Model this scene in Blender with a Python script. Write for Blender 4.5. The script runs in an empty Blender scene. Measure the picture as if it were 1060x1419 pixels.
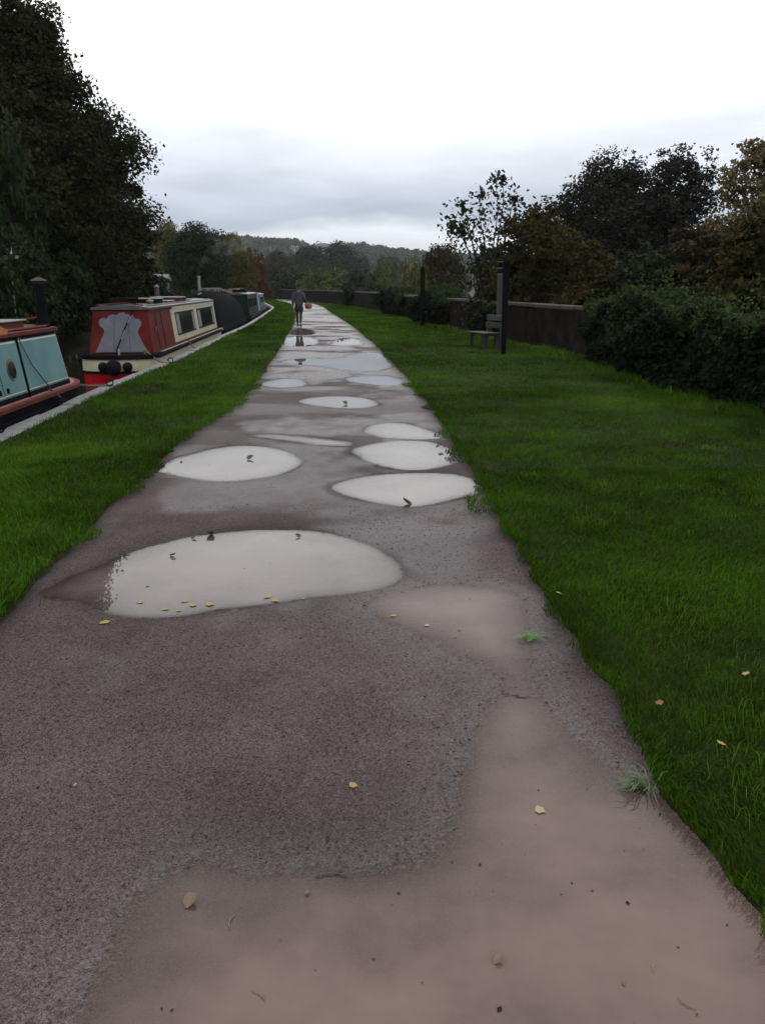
import bpy, math, random
import numpy as np
from mathutils import Vector, Matrix
R = math.radians
rng = np.random.default_rng(7)
random.seed(7)
S = bpy.context.scene
COL = S.collection

# ------------------------------------------------------------------ camera
CAM_H, F, PITCH = 1.7, 1204.0, math.atan(312.5/1204.0)
cd = bpy.data.cameras.new('camera'); cam = bpy.data.objects.new('camera', cd); COL.objects.link(cam)
cam.location = (0, 0, CAM_H); cam.rotation_euler = (math.pi/2-PITCH, 0, 0)
cd.sensor_fit = 'VERTICAL'; cd.sensor_height = 36; cd.lens = 36*F/1419.0
cd.clip_start = 0.05; cd.clip_end = 8000
S.camera = cam

# ------------------------------------------------------------------ sky, sun, exposure
SUN_EL, SUN_AZ = R(52), R(-25)
w = bpy.data.worlds.new('World'); S.world = w; w.use_nodes = True
nt = w.node_tree; N = nt.nodes; L = nt.links; N.clear()
def node(nt, t, **k):
    n = nt.nodes.new(t)
    for a, b in k.items(): setattr(n, a, b)
    return n
out = node(nt, 'ShaderNodeOutputWorld'); bg = node(nt, 'ShaderNodeBackground'); bg.inputs[1].default_value = 0.1
sky = node(nt, 'ShaderNodeTexSky', sky_type='NISHITA', sun_disc=False, sun_elevation=SUN_EL, sun_rotation=SUN_AZ)
tc = node(nt, 'ShaderNodeTexCoord'); sp = node(nt, 'ShaderNodeSeparateXYZ'); L.new(tc.outputs['Generated'], sp.inputs[0])
def mth(nt, op, a, b=None, c=None, clamp=False):
    n = node(nt, 'ShaderNodeMath', operation=op); n.use_clamp = clamp
    for i, v in enumerate((a, b, c)):
        if v is None: continue
        if isinstance(v, (int, float)): n.inputs[i].default_value = v
        else: nt.links.new(v, n.inputs[i])
    return n.outputs[0]
zc = mth(nt, 'ADD', mth(nt, 'MAXIMUM', sp.outputs[2], 0.0), 0.10)
cx = mth(nt, 'DIVIDE', sp.outputs[0], zc); cy = mth(nt, 'DIVIDE', sp.outputs[1], zc)
cb = node(nt, 'ShaderNodeCombineXYZ'); L.new(cx, cb.inputs[0]); L.new(cy, cb.inputs[1])
n1 = node(nt, 'ShaderNodeTexNoise'); n1.inputs['Scale'].default_value = 0.75; n1.inputs['Detail'].default_value = 6; n1.inputs['Roughness'].default_value = 0.55
n1.inputs['Distortion'].default_value = 0.4
L.new(cb.outputs[0], n1.inputs['Vector'])
n2 = node(nt, 'ShaderNodeTexNoise'); n2.inputs['Scale'].default_value = 5; n2.inputs['Detail'].default_value = 5
mp = node(nt, 'ShaderNodeMapping'); mp.inputs['Scale'].default_value = (.85, .85, 2.4); mp.inputs['Rotation'].default_value = (0, R(9), 0); L.new(tc.outputs['Generated'], mp.inputs[0]); L.new(mp.outputs[0], n2.inputs['Vector'])
# height above the horizon, ruffled by cloud noise
zz = mth(nt, 'ADD', sp.outputs[2], mth(nt, 'MULTIPLY', mth(nt, 'SUBTRACT', n2.outputs['Fac'], 0.5), 0.085))
sq = mth(nt, 'POWER', mth(nt, 'MAXIMUM', zz, 0.0), 0.5)
rp = node(nt, 'ShaderNodeValToRGB'); L.new(sq, rp.inputs[0]); cr = rp.color_ramp
SK = [(0.0, (.70,.76,.82)), (.038, (.86,.90,.94)), (.054, (.90,.94,.98)), (.068, (.53,.60,.71)), (.084, (.56,.62,.73)), (.103, (.69,.75,.86)), (.127, (.86,.91,1.0)),
      (.155, (1.03,1.06,1.10)), (.20, (1.50,1.52,1.54)), (.25, (1.75,1.75,1.75)), (.33, (1.52,1.50,1.49)), (.5, (1.50,1.48,1.47)), (1.0, (1.45,1.43,1.41))]
while len(cr.elements) < len(SK): cr.elements.new(0.5)
for e, (z, c) in zip(cr.elements, SK): e.position = math.sqrt(z); e.color = (c[0]/2.2, c[1]/2.2, c[2]/2.2, 1)
# streaky light / dark of the cloud deck
vs = node(nt, 'ShaderNodeVectorMath', operation='SCALE'); L.new(rp.outputs[0], vs.inputs[0])
L.new(mth(nt, 'MULTIPLY', mth(nt, 'ADD', mth(nt, 'MULTIPLY', n1.outputs['Fac'], 0.7), 0.65), 22.0), vs.inputs['Scale'])
mx = node(nt, 'ShaderNodeMix', data_type='RGBA'); mx.inputs[0].default_value = 0.96
L.new(sky.outputs[0], mx.inputs[6]); L.new(vs.outputs[0], mx.inputs[7])
L.new(mx.outputs[2], bg.inputs[0]); L.new(bg.outputs[0], out.inputs[0])
sd = bpy.data.lights.new('sun', 'SUN'); sd.energy = 0.5; sd.angle = R(40); sd.color = (1, .96, .9)
so = bpy.data.objects.new('sun', sd); COL.objects.link(so)
so.rotation_euler = (math.pi/2-SUN_EL, 0, math.pi-SUN_AZ+math.pi) ; so.location = (0, 0, 60)
S.view_settings.view_transform = 'Standard'; S.view_settings.look = 'None'; S.view_settings.gamma = 1
S.view_settings.use_curve_mapping = False; S.view_settings.exposure = 0.0
S.render.engine = 'CYCLES'
S.cycles.use_denoising = True; S.cycles.max_bounces = 8; S.cycles.transparent_max_bounces = 12
S.cycles.volume_bounces = 0; S.cycles.sample_clamp_indirect = 6

# ------------------------------------------------------------------ helpers
def ray(px, py):
    x = (px-530)/F; y = -(py-709.5)/F
    c, s = math.cos(PITCH), math.sin(PITCH)
    return Vector((x, c+y*s, -s+y*c))
def G(px, py, z=0.0):
    d = ray(px, py); t = (z-CAM_H)/d.z
    return Vector((d.x*t, d.y*t, z))
def P(px, py, Y):
    d = ray(px, py); t = Y/d.y
    return Vector((d.x*t, Y, CAM_H+d.z*t))

def tag(o, label=None, cat=None, group=None, kind=None):
    if label: o['label'] = label
    if cat: o['category'] = cat
    if group: o['group'] = group
    if kind: o['kind'] = kind
    return o
def empty(name, loc, rz=0.0, **k):
    o = bpy.data.objects.new(name, None); COL.objects.link(o); o.location = loc; o.rotation_euler = (0, 0, rz)
    o.empty_display_size = 0.2
    return tag(o, **k)
def link(name, me, parent=None):
    o = bpy.data.objects.new(name, me); COL.objects.link(o)
    if parent: o.parent = parent
    return o
def npmesh(name, V, Fc, mat=None, smooth=False, attrs=None):
    V = np.asarray(V, dtype=np.float32); Fc = np.asarray(Fc, dtype=np.int32)
    me = bpy.data.meshes.new(name); n, k = Fc.shape
    me.vertices.add(len(V)); me.vertices.foreach_set('co', V.ravel())
    me.loops.add(n*k); me.loops.foreach_set('vertex_index', Fc.ravel())
    me.polygons.add(n); me.polygons.foreach_set('loop_start', np.arange(n, dtype=np.int32)*k)
    me.update(calc_edges=True)
    for an, (dom, val) in (attrs or {}).items():
        a = me.attributes.new(an, 'FLOAT', dom); a.data.foreach_set('value', np.asarray(val, dtype=np.float32))
    if smooth: me.polygons.foreach_set('use_smooth', np.ones(n, dtype=bool))
    if mat: me.materials.append(mat)
    return me
class MB:
    def __init__(s): s.v = []; s.f = []
    def add(s, vs, fs):
        b = len(s.v); s.v += [tuple(v) for v in vs]; s.f += [tuple(b+i for i in f) for f in fs]; return s
    def hexa(s, p):   # 8 points: bottom 4 ccw, top 4 ccw
        return s.add(p, [(3,2,1,0),(4,5,6,7),(0,1,5,4),(1,2,6,5),(2,3,7,6),(3,0,4,7)])
    def box(s, c, d, rz=0.0, taper=1.0):
        x, y, z = d[0]/2, d[1]/2, d[2]/2; ps = []
        for dz, t in ((-z, 1.0), (z, taper)):
            for sx, sy in ((-1,-1),(1,-1),(1,1),(-1,1)):
                a, b = sx*x*t, sy*y*t
                ps.append((c[0]+a*math.cos(rz)-b*math.sin(rz), c[1]+a*math.sin(rz)+b*math.cos(rz), c[2]+dz))
        return s.hexa(ps)
    def tube(s, pts, rad, n=8, cap=True):
        pts = [Vector(p) for p in pts]; m = len(pts)
        if isinstance(rad, (int, float)): rad = [rad]*m
        b = len(s.v); prev = None
        for i, p in enumerate(pts):
            t = (pts[min(i+1, m-1)]-pts[max(i-1, 0)]).normalized()
            a = t.orthogonal().normalized() if prev is None else (prev-t*prev.dot(t)).normalized()
            prev = a; c = t.cross(a)
            for j in range(n):
                q = 2*math.pi*j/n; s.v.append(tuple(p+(a*math.cos(q)+c*math.sin(q))*rad[i]))
        for i in range(m-1):
            for j in range(n):
                j2 = (j+1) % n; s.f.append((b+i*n+j, b+i*n+j2, b+(i+1)*n+j2, b+(i+1)*n+j))
        if cap:
            s.f.append(tuple(b+j for j in range(n))[::-1]); s.f.append(tuple(b+(m-1)*n+j for j in range(n)))
        return s
    def lathe(s, c, prof, n=16):
        b = len(s.v)
        for r, z in prof:
            for j in range(n):
                q = 2*math.pi*j/n; s.v.append((c[0]+r*math.cos(q), c[1]+r*math.sin(q), c[2]+z))
        for i in range(len(prof)-1):
            for j in range(n):
                j2 = (j+1) % n; s.f.append((b+i*n+j, b+i*n+j2, b+(i+1)*n+j2, b+(i+1)*n+j))
        s.f.append(tuple(b+j for j in range(n))[::-1]); s.f.append(tuple(b+(len(prof)-1)*n+j for j in range(n)))
        return s
    def extr(s, poly, n):   # planar polygon (3d points) pushed along vector n
        m = len(poly); n = Vector(n); a = [Vector(p) for p in poly]
        return s.add(a+[p+n for p in a], [tuple(range(m))[::-1], tuple(range(m, 2*m))]+[(i, (i+1) % m, m+(i+1) % m, m+i) for i in range(m)])
    def build(s, name, mat, parent=None, smooth=False, bevel=0):
        me = bpy.data.meshes.new(name); me.from_pydata(s.v, [], s.f); me.update()
        import bmesh
        bm = bmesh.new(); bm.from_mesh(me); bmesh.ops.recalc_face_normals(bm, faces=bm.faces)
        if bevel:
            bmesh.ops.bevel(bm, geom=list(bm.edges), offset=bevel, segments=1, affect='EDGES', clamp_overlap=True)
        bm.to_mesh(me); bm.free()
        if smooth: me.polygons.foreach_set('use_smooth', np.ones(len(me.polygons), dtype=bool))
        me.materials.append(mat)
        return link(name, me, parent)

# value noise (lattice, bilinear, smoothed)
_lat = rng.random((256, 256))
def vnoise(x, y):
    x = np.asarray(x, float); y = np.asarray(y, float)
    xi = np.floor(x).astype(int); yi = np.floor(y).astype(int); fx = x-xi; fy = y-yi
    fx = fx*fx*(3-2*fx); fy = fy*fy*(3-2*fy)
    a = _lat[xi & 255, yi & 255]; b = _lat[(xi+1) & 255, yi & 255]; c = _lat[xi & 255, (yi+1) & 255]; d = _lat[(xi+1) & 255, (yi+1) & 255]
    return (a*(1-fx)+b*fx)*(1-fy)+(c*(1-fx)+d*fx)*fy
def fbm(x, y, o=4):
    s = 0; a = .5; t = 0
    for i in range(o):
        s = s+a*vnoise(x*2**i+17.3*i, y*2**i+5.1*i); t += a; a *= .5
    return s/t

# ------------------------------------------------------------------ materials
def pm(name, col, rough=.6, var=.25, scale=6.0, bump=0.0, bscale=None, metal=0.0, spec=.5, col2=None, detail=5):
    m = bpy.data.materials.new(name); m.use_nodes = True; t = m.node_tree; b = t.nodes['Principled BSDF']
    b.inputs['Roughness'].default_value = rough; b.inputs['Metallic'].default_value = metal; b.inputs['Specular IOR Level'].default_value = spec
    tcn = node(t, 'ShaderNodeTexCoord'); nz = node(t, 'ShaderNodeTexNoise'); nz.inputs['Scale'].default_value = scale; nz.inputs['Detail'].default_value = detail
    t.links.new(tcn.outputs['Object'], nz.inputs['Vector'])
    r = node(t, 'ShaderNodeValToRGB'); t.links.new(nz.outputs['Fac'], r.inputs[0])
    c2 = col2 or tuple(c*(1+var) for c in col); c1 = tuple(c*(1-var) for c in col)
    r.color_ramp.elements[0].position = .3; r.color_ramp.elements[1].position = .72
    r.color_ramp.elements[0].color = (*c1, 1); r.color_ramp.elements[1].color = (*c2, 1)
    t.links.new(r.outputs[0], b.inputs['Base Color'])
    if bump:
        nb = node(t, 'ShaderNodeTexNoise'); nb.inputs['Scale'].default_value = bscale or scale*6; nb.inputs['Detail'].default_value = 4
        t.links.new(tcn.outputs['Object'], nb.inputs['Vector'])
        bp = node(t, 'ShaderNodeBump'); bp.inputs['Strength'].default_value = bump; bp.inputs['Distance'].default_value = .02
        t.links.new(nb.outputs['Fac'], bp.inputs['Height']); t.links.new(bp.outputs[0], b.inputs['Normal'])
    return m
def leafmat(name, cols, rough=.5, trans=.25, spec=.25, k=1.0):
    cols = [tuple(c*k for c in q) for q in cols]; rough = max(rough, .62); spec = min(spec, .03)
    """leaf colour picked from a few hues by a per-leaf random attribute"""
    m = bpy.data.materials.new(name); m.use_nodes = True; t = m.node_tree; b = t.nodes['Principled BSDF']
    at = node(t, 'ShaderNodeAttribute', attribute_name='tint'); r = node(t, 'ShaderNodeValToRGB'); t.links.new(at.outputs['Fac'], r.inputs[0])
    e = r.color_ramp.elements
    while len(e) < len(cols): e.new(.5)
    for i, c in enumerate(cols): e[i].position = i/(len(cols)-1); e[i].color = (*c, 1)
    t.links.new(r.outputs[0], b.inputs['Base Color']); b.inputs['Roughness'].default_value = rough; b.inputs['Specular IOR Level'].default_value = spec
    if trans:
        o = t.nodes['Material Output']; tr = node(t, 'ShaderNodeBsdfTranslucent'); t.links.new(r.outputs[0], tr.inputs[0])
        mixn = node(t, 'ShaderNodeMixShader'); mixn.inputs[0].default_value = trans
        t.links.new(b.outputs[0], mixn.inputs[1]); t.links.new(tr.outputs[0], mixn.inputs[2]); t.links.new(mixn.outputs[0], o.inputs[0])
    return m
M = {}
M['grass'] = leafmat('grass_blade', [(.020,.030,.003), (.026,.062,.003), (.042,.112,.005), (.075,.138,.012), (.13,.13,.048)], .45, .3, .2)
M['soil'] = pm('lawn_soil', (.013,.019,.004), .95, .6, 9, .9, 60, spec=.1)
M['bank'] = pm('bank_earth', (.03,.03,.018), .9, .4, 2, .5, 12, spec=.1)
M['field'] = pm('field', (.035,.055,.022), .9, .4, .02, 0, spec=.1)
M['stone'] = pm('coping_stone', (.115,.118,.125), .5, .4, 3, .4, 18)
M['wallcap'] = pm('wall_cap_stone', (.026,.024,.021), .9, .45, 3, .4, 18)
M['wall'] = pm('wall_stone', (.014,.0115,.010), .9, .6, 2.2, .9, 9, spec=.01)
M['black'] = pm('black_paint', (.006,.006,.007), .5, .3, 4, spec=.01)
M['blackpost'] = pm('black_timber', (.005,.005,.006), .7, .4, 6, .3, 30, spec=.01)
M['rubber'] = pm('black_rubber', (.008,.008,.009), .8, .3, 8, .4, 40, spec=.01)
M['red'] = pm('red_paint', (.078,.010,.008), .6, .35, 2.5, .06, 9, spec=.06)
M['brightred'] = pm('bright_red_paint', (.26,.006,.010), .5, .25, 3, .05, 9, spec=.08)
M['roofred'] = pm('roof_red', (.085,.016,.013), .55, .35, 3, .08, 20, spec=.15)
M['pinkdeck'] = pm('faded_red_deck', (.20,.085,.085), .6, .3, 4, .1, 20)
M['cream'] = pm('cream_paint', (.33,.31,.215), .45, .18, 2.5, .05, 12)
M['palegreen'] = pm('weathered_cream', (.25,.27,.20), .45, .25, 2.5, .05, 12)
M['grey'] = pm('grey_canvas', (.085,.09,.118), .75, .15, 5, .15, 40)
M['teal'] = pm('teal_paint', (.080,.185,.225), .5, .22, 1.6, .05, 8, col2=(.105,.205,.195), spec=.12)
M['white'] = pm('white_paint', (.40,.42,.42), .5, .12, 5)
M['roofgrey'] = pm('wet_grey_roof', (.05,.053,.058), .3, .4, 3, .1, 20)
M['lidgrey'] = pm('pale_lid', (.16,.165,.17), .5, .15, 4)
M['darkglass'] = pm('dark_glass', (.012,.015,.016), .08, .2, 2)
M['curtain'] = pm('curtain', (.12,.13,.12), .8, .25, 12)
M['darkgreen'] = pm('dark_green_paint', (.006,.012,.009), .5, .3, 3, spec=.05)
M['bluewhite'] = pm('pale_blue_paint', (.20,.25,.32), .55, .15, 4)
M['navy'] = pm('navy_paint', (.02,.035,.08), .5, .3, 4)
M['tarp'] = pm('black_tarpaulin', (.0045,.005,.006), .75, .4, 2, .5, 5, spec=.01)
M['orange'] = pm('orange_cloth', (.36,.13,.02), .75, .3, 8, .3, 25)
M['rope'] = pm('rope', (.085,.075,.06), .9, .3, 30, .4, 80)
M['brass'] = pm('brass', (.18,.13,.06), .4, .3, 8, metal=.7)
M['steel'] = pm('dull_steel', (.25,.26,.27), .4, .25, 8, metal=.6)
M['bark'] = pm('bark', (.035,.028,.022), .9, .4, 4, .8, 14, spec=.15)
M['wood'] = pm('weathered_wood', (.075,.068,.06), .7, .4, 5, .4, 30)
M['benchwood'] = pm('bench_wood', (.026,.029,.028), .7, .3, 6, .3, 40)
M['benchdark'] = pm('bench_dark_wood', (.010,.010,.009), .7, .3, 6, .3, 40)
M['postgrey'] = pm('grey_post', (.024,.023,.022), .85, .25, 6, .4, 30)
M['house'] = pm('pale_render', (.22,.215,.21), .8, .15, .3)
M['houseorange'] = pm('orange_brick', (.13,.065,.035), .8, .2, .3)
M['spire'] = pm('spire_stone', (.07,.07,.07), .9, .2, .4, spec=.05)
M['slate'] = pm('slate', (.08,.085,.095), .6, .25, .4)
M['winglass'] = pm('window_dark', (.03,.035,.04), .2, .2, 1)
M['steelband'] = pm('dull_band', (.075,.075,.075), .6, .2, 8)
M['straw'] = pm('straw', (.34,.27,.10), .7, .3, 20)
M['pebble'] = pm('pebble', (.028,.022,.022), .5, .5, 60, col2=(.085,.068,.068), spec=.2)
M['palepebble'] = pm('pale_pebble', (.65,.63,.6), .5, .1, 20)

# ------------------------------------------------------------------ plan curves (x as a function of Y)
def curve(pts, near, far=()):
    a = [tuple(G(px, py)[:2]) for px, py in pts]
    a = list(near)+a+list(far); a.sort(key=lambda p: p[1])
    xs = np.array([p[0] for p in a]); ys = np.array([p[1] for p in a])
    # light smoothing of the polyline on a dense grid
    gy = np.concatenate([np.arange(-12, 30, .1), np.arange(30, 260, .5)]); gx = np.interp(gy, ys, xs)
    for it in range(3):
        k = np.clip((gy*0.05/.1).astype(int), 1, 8); 
        gx = np.convolve(np.pad(gx, 3, mode='edge'), np.ones(7)/7, mode='valid')
    return lambda y: np.interp(y, gy, gx)
XC = curve([(0,604),(60,577),(142,538),(221,506),(277,481),(306,466.5),(338,453),(359,440),(378,427)], [(-4.3,-12),(-4.35,6)], [(-12.2,92),(-16.5,118),(-26,150),(-75,255)])
XL = curve([(0,860),(60,795),(130,725),(205,650),(250,612),(310,572),(345,540),(375,502),(383.6,490),(395.5,468),(401.4,458),(407,449),(409,437),(406.5,427),(403,421.4),(390,418.4),(377,414.6)],
           [(-1.9,-12),(-1.9,3)], [(-26,165),(-65,255)])
XR = curve([(1060,1235),(1000,1212),(950,1175),(905,1090),(865,1005),(835,935),(795,885),(758,845),(718,770),(680,700),(640,628),(600,570),(560,520),(520,478),(490,453),(470,440),(460,434),(449,425.6),(438,421.4),(422.6,419.3),(403,415.5),(377,412.5)],
           [(1.12,-12),(1.12,1.6)], [(-28,180),(-60,255)])
_wp = sorted([(5.45,-12),(5.4,8),(5.2,14),(5.0,22.2),(4.15,27.6),(3.3,34),(2.25,42),(1.35,50.5),(0,63),(-2.6,78),(-5.6,92),(-9.8,108),(-16,132),(-27,165),(-58,255)], key=lambda p: p[1])
def XW(y): return np.interp(y, [p[1] for p in _wp], [p[0] for p in _wp])
def tang(fn, y, d=1.0):
    return math.atan2(float(fn(y+d)-fn(y-d)), 2*d)   # lean of the curve away from +Y towards +X
def EL(y): return XL(y)+.09*(fbm(y*.9, y*0+3.3, 3)-.5)+.06*(vnoise(y*5.5, y*0+1.7)-.5)
def ER(y): return XR(y)+.09*(fbm(y*.9, y*0+8.3, 3)-.5)+.06*(vnoise(y*5.5, y*0+6.7)-.5)
ZW = -0.50   # canal water

def sheet(name, ys, fx0, fx1, nx, fz, mat, label=None, kind='structure', smooth=True, parent=None):
    ys = np.asarray(ys); t = np.linspace(0, 1, nx); a = fx0(ys); b = fx1(ys)
    X = a[:, None]+(b-a)[:, None]*t; Y = np.repeat(ys[:, None], nx, 1); Z = fz(X, Y, np.broadcast_to(t, X.shape))
    V = np.stack([X, Y, Z], -1).reshape(-1, 3); i = np.arange(len(ys)-1)[:, None]*nx+np.arange(nx-1)[None]
    Fc = np.stack([i, i+1, i+nx+1, i+nx], -1).reshape(-1, 4)
    o = link(name, npmesh(name, V, Fc, mat, smooth), parent); tag(o, label, None, None, kind); return o
YS = np.concatenate([np.arange(-12, 1, .5), np.arange(1, 12, .08), np.arange(12, 40, .4), np.arange(40, 256, 2.0)])
def lawn_z(X, Y): return 0.035+0.035*(fbm(X*1.3, Y*1.3, 3)-.5)
sheet('lawn_by_canal', YS, lambda y: XC(y)+.24, lambda y: EL(y)+.05, 26,
      lambda X, Y, t: np.where(t > .995, -.03, lawn_z(X, Y)), M['soil'])
sheet('lawn_by_wall', YS, lambda y: ER(y)-.05, lambda y: XW(y)+.1, 34,
      lambda X, Y, t: np.where(t < .005, -.03, lawn_z(X, Y)), M['soil'])

# canal, far bank, land beyond
m = bpy.data.materials.new('canal_water'); m.use_nodes = True; b = m.node_tree.nodes['Principled BSDF']
b.inputs['Base Color'].default_value = (.018,.017,.012,1); b.inputs['Roughness'].default_value = .06; b.inputs['IOR'].default_value = 1.33
t_ = m.node_tree; nz = node(t_, 'ShaderNodeTexNoise'); nz.inputs['Scale'].default_value = 3; nz.inputs['Detail'].default_value = 3
g_ = node(t_, 'ShaderNodeTexCoord'); t_.links.new(g_.outputs['Object'], nz.inputs['Vector']); bp = node(t_, 'ShaderNodeBump'); bp.inputs['Strength'].default_value = .03; bp.inputs['Distance'].default_value = .01
t_.links.new(nz.outputs['Fac'], bp.inputs['Height']); t_.links.new(bp.outputs[0], b.inputs['Normal'])
CW = 5.2
sheet('canal_water', YS, lambda y: XC(y)-CW-.3, lambda y: XC(y)+.02, 8, lambda X, Y, t: ZW+0*X, m)
sheet('canal_bed', YS[::3], lambda y: XC(y)-CW-.5, lambda y: XC(y)+.3, 6, lambda X, Y, t: -1.4+0*X, M['bank'])
sheet('canal_wall', YS, lambda y: XC(y)+.015, lambda y: XC(y)+.03, 2, lambda X, Y, t: np.where(t < .5, -1.45, -.1), M['wall'])
def fbz(X, Y, t):
    d = (1-t)
    z = np.where(d < .02, -.9, .12+1.3*np.clip(d*3, 0, 1)+.25*(fbm(X*.4, Y*.4)-.5))
    return np.where(d > .93, -3.8, z)
sheet('far_bank', YS[::2], lambda y: XC(y)-CW-70, lambda y: XC(y)-CW, 60, fbz, M['bank'])
sheet('embankment', YS[::2], lambda y: XW(y)+.05, lambda y: XW(y)+14, 10, lambda X, Y, t: np.where(t > .9, -3.8, -.08-3.6*np.clip(t, 0, .9)), M['bank'])
def hill_h(X, Y):
    # a long wooded ridge across the valley, lower to the right
    s = np.clip((Y-420)/650, 0, 1); s = s*s*(3-2*s)
    ridge = np.interp(X, [-2500,-900,-350,-190,-60,0,60,140,300,700,2500], [80,72,62,51,43,37,31,27,22,22,42])
    return -3.6+s*(ridge+6)*(0.9+.2*fbm(X/170, Y/170, 3))
gx = np.concatenate([np.arange(-1500, -400, 60), np.arange(-400, 400, 20), np.arange(400, 1501, 60)]); gy = np.concatenate([np.arange(-300, 300, 60), np.arange(300, 1200, 20), np.arange(1200, 1801, 60)])
X, Y = np.meshgrid(gx, gy); V = np.stack([X, Y, hill_h(X, Y)], -1).reshape(-1, 3); nx = len(gx)
i = np.arange(len(gy)-1)[:, None]*nx+np.arange(nx-1)[None]
tag(link('terrain', npmesh('terrain', V, np.stack([i, i+1, i+nx+1, i+nx], -1).reshape(-1, 4), M['field'], True)), kind='structure')

# ------------------------------------------------------------------ footpath with puddles
PUD = {  # outlines as seen in the photograph, laid on the ground below
 'a': ([(40,1440),(95,1385),(140,1320),(205,1228),(280,1195),(340,1214),(440,1207),(530,1220),(600,1192),(632,1120),(640,1040),(668,985),(700,955),(740,960),(775,1000),(820,1050),(880,1070),(930,1100),(975,1160),(1030,1200),(1110,1230),(1300,1290),(1500,1500),(1500,1650),(-100,1650)], .024, .07),
 'b': ([(500,832),(540,815),(640,806),(700,810),(735,828),(745,865),(752,905),(756,945),(735,975),(700,965),(665,930),(620,900),(570,878),(515,855)], .014, .09),
 'c': ([(53,825),(75,808),(130,783),(200,756),(290,737),(400,731),(480,741),(530,761),(563,790),(552,808),(500,823),(430,828),(370,838),(300,845),(230,856),(160,850),(110,832)], .045, .05),
 'd': ([(205,650),(230,637),(290,621),(340,616),(390,621),(422,640),(400,655),(350,664),(300,667),(260,661)], .04, .06),
 'e': ([(453,678),(475,665),(530,655),(600,653),(650,658),(672,670),(674,685),(630,692),(600,700),(560,703),(510,694)], .04, .06),
 'f': ([(488,622),(520,612),(580,609),(620,616),(645,635),(632,646),(580,653),(540,651),(500,638)], .03, .08),
 'g': ([(495,595),(530,585),(575,587),(612,600),(610,608),(560,608),(520,605)], .03, .08),
 'h': ([(408,554),(450,548),(500,549),(532,558),(515,566),(470,566),(430,561)], .03, .08),
 'i': ([(474,523),(520,519),(556,521),(566,533),(530,535),(490,530)], .03, .1),
 'j': ([(358,531),(385,523),(425,525),(432,533),(400,538),(370,537)], .03, .1),
 'k': ([(378,502),(410,496),(465,497),(490,489),(528,487),(548,508),(530,515),(480,514),(430,506)], .03, .1),
 'l': ([(384,478),(394,467),(420,464),(448,472),(438,479),(410,480)], .03, .1),
 'm': ([(398,464),(406,455),(425,455),(442,461),(425,465)], .03, .1),
 'n': ([(450,476),(480,466),(502,471),(508,477),(470,480)], .02, .12),
 'o': ([(330,603),(380,599),(440,604),(492,612),(480,618),(400,613)], .012, .12),
}
ys = np.concatenate([np.arange(-12, .8, .4), np.arange(.8, 2.6, .012), 2.6*np.exp(np.arange(0, math.log(255/2.6), .0058))])
nx = 165; t = np.linspace(0, 1, nx)
a = XL(ys)-.2; bb = XR(ys)+.2
X = a[:, None]+(bb-a)[:, None]*t; Y = np.repeat(ys[:, None], nx, 1)
def polysd(px, py, poly):
    n = len(poly); d2 = np.full(px.shape, 1e9); ins = np.zeros(px.shape, bool)
    for i in range(n):
        ax, ay = poly[i]; bx, by = poly[(i+1) % n]; ex, ey = bx-ax, by-ay
        tt = np.clip(((px-ax)*ex+(py-ay)*ey)/(ex*ex+ey*ey), 0, 1)
        d2 = np.minimum(d2, (px-ax-ex*tt)**2+(py-ay-ey*tt)**2)
        if by != ay: ins ^= ((ay > py) != (by > py)) & (px < ex*(py-ay)/ey+ax)
    return np.where(ins, -1, 1)*np.sqrt(d2)
WL = -.006
base = .004*(fbm(X*2.5, Y*2.5, 3)-.5)*2+.006*(fbm(X*.9+40, Y*.9, 2)-.5)
fine = (rng.random(X.shape)-.5)*.0030*np.clip(1.2-Y/14, 0, 1)
warp_c = fbm(X*1.6+9, Y*1.6, 3)-.5; warp_f = fbm(X*14, Y*14, 3)-.5
soft = np.zeros(X.shape); Zp = base.copy(); near_w = np.full(X.shape, 9.0); owner = np.full(X.shape, -1); bestd = np.full(X.shape, 9e9)
for k, (pl, slope, amp) in enumerate(PUD.values()):
    wp = [tuple(G(px, min(py, 1640))[:2]) for px, py in pl]
    # subdivide + round the outline
    for _ in range(2):
        wp = [q for i in range(len(wp)) for q in ((.75*wp[i][0]+.25*wp[(i+1) % len(wp)][0], .75*wp[i][1]+.25*wp[(i+1) % len(wp)][1]), (.25*wp[i][0]+.75*wp[(i+1) % len(wp)][0], .25*wp[i][1]+.75*wp[(i+1) % len(wp)][1]))]
    y0 = min(p[1] for p in wp)-.8; y1 = max(p[1] for p in wp)+.8
    r0, r1 = np.searchsorted(ys, [y0, y1]); sl = slice(max(r0-1, 0), r1+1)
    sd_ = polysd(X[sl], Y[sl], wp)
    d = sd_+warp_c[sl]*amp*2.4+warp_f[sl]*amp*(.05 if k < 2 else .24)
    zz_ = WL+np.maximum(d*slope, -.03)
    Zp[sl] = np.where(d < .4, np.minimum(Zp[sl], zz_+np.clip(d, 0, 1)*.02), Zp[sl])
    near_w[sl] = np.minimum(near_w[sl], np.maximum(d, 0)); soft[sl] = np.maximum(soft[sl], np.exp(-np.maximum(d, 0)/.22)*(k < 2))
    up = (sd_ < bestd[sl]); owner[sl] = np.where(up, k, owner[sl]); bestd[sl] = np.minimum(bestd[sl], sd_)
Zs = Zp.copy(); Zp = Zp+fine
edge = np.minimum(t, 1-t)[None]*(bb-a)[:, None]
Zp = np.where(edge < .1, Zp-.015, Zp)
wet = np.clip(np.exp(-near_w/.25)*(.15+.9*fbm(X*1.3+6, Y*1.3, 3))*(1-soft)+1.3*(fbm(X*.8+3, Y*.8+8, 4)-.45), 0, 1)
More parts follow.
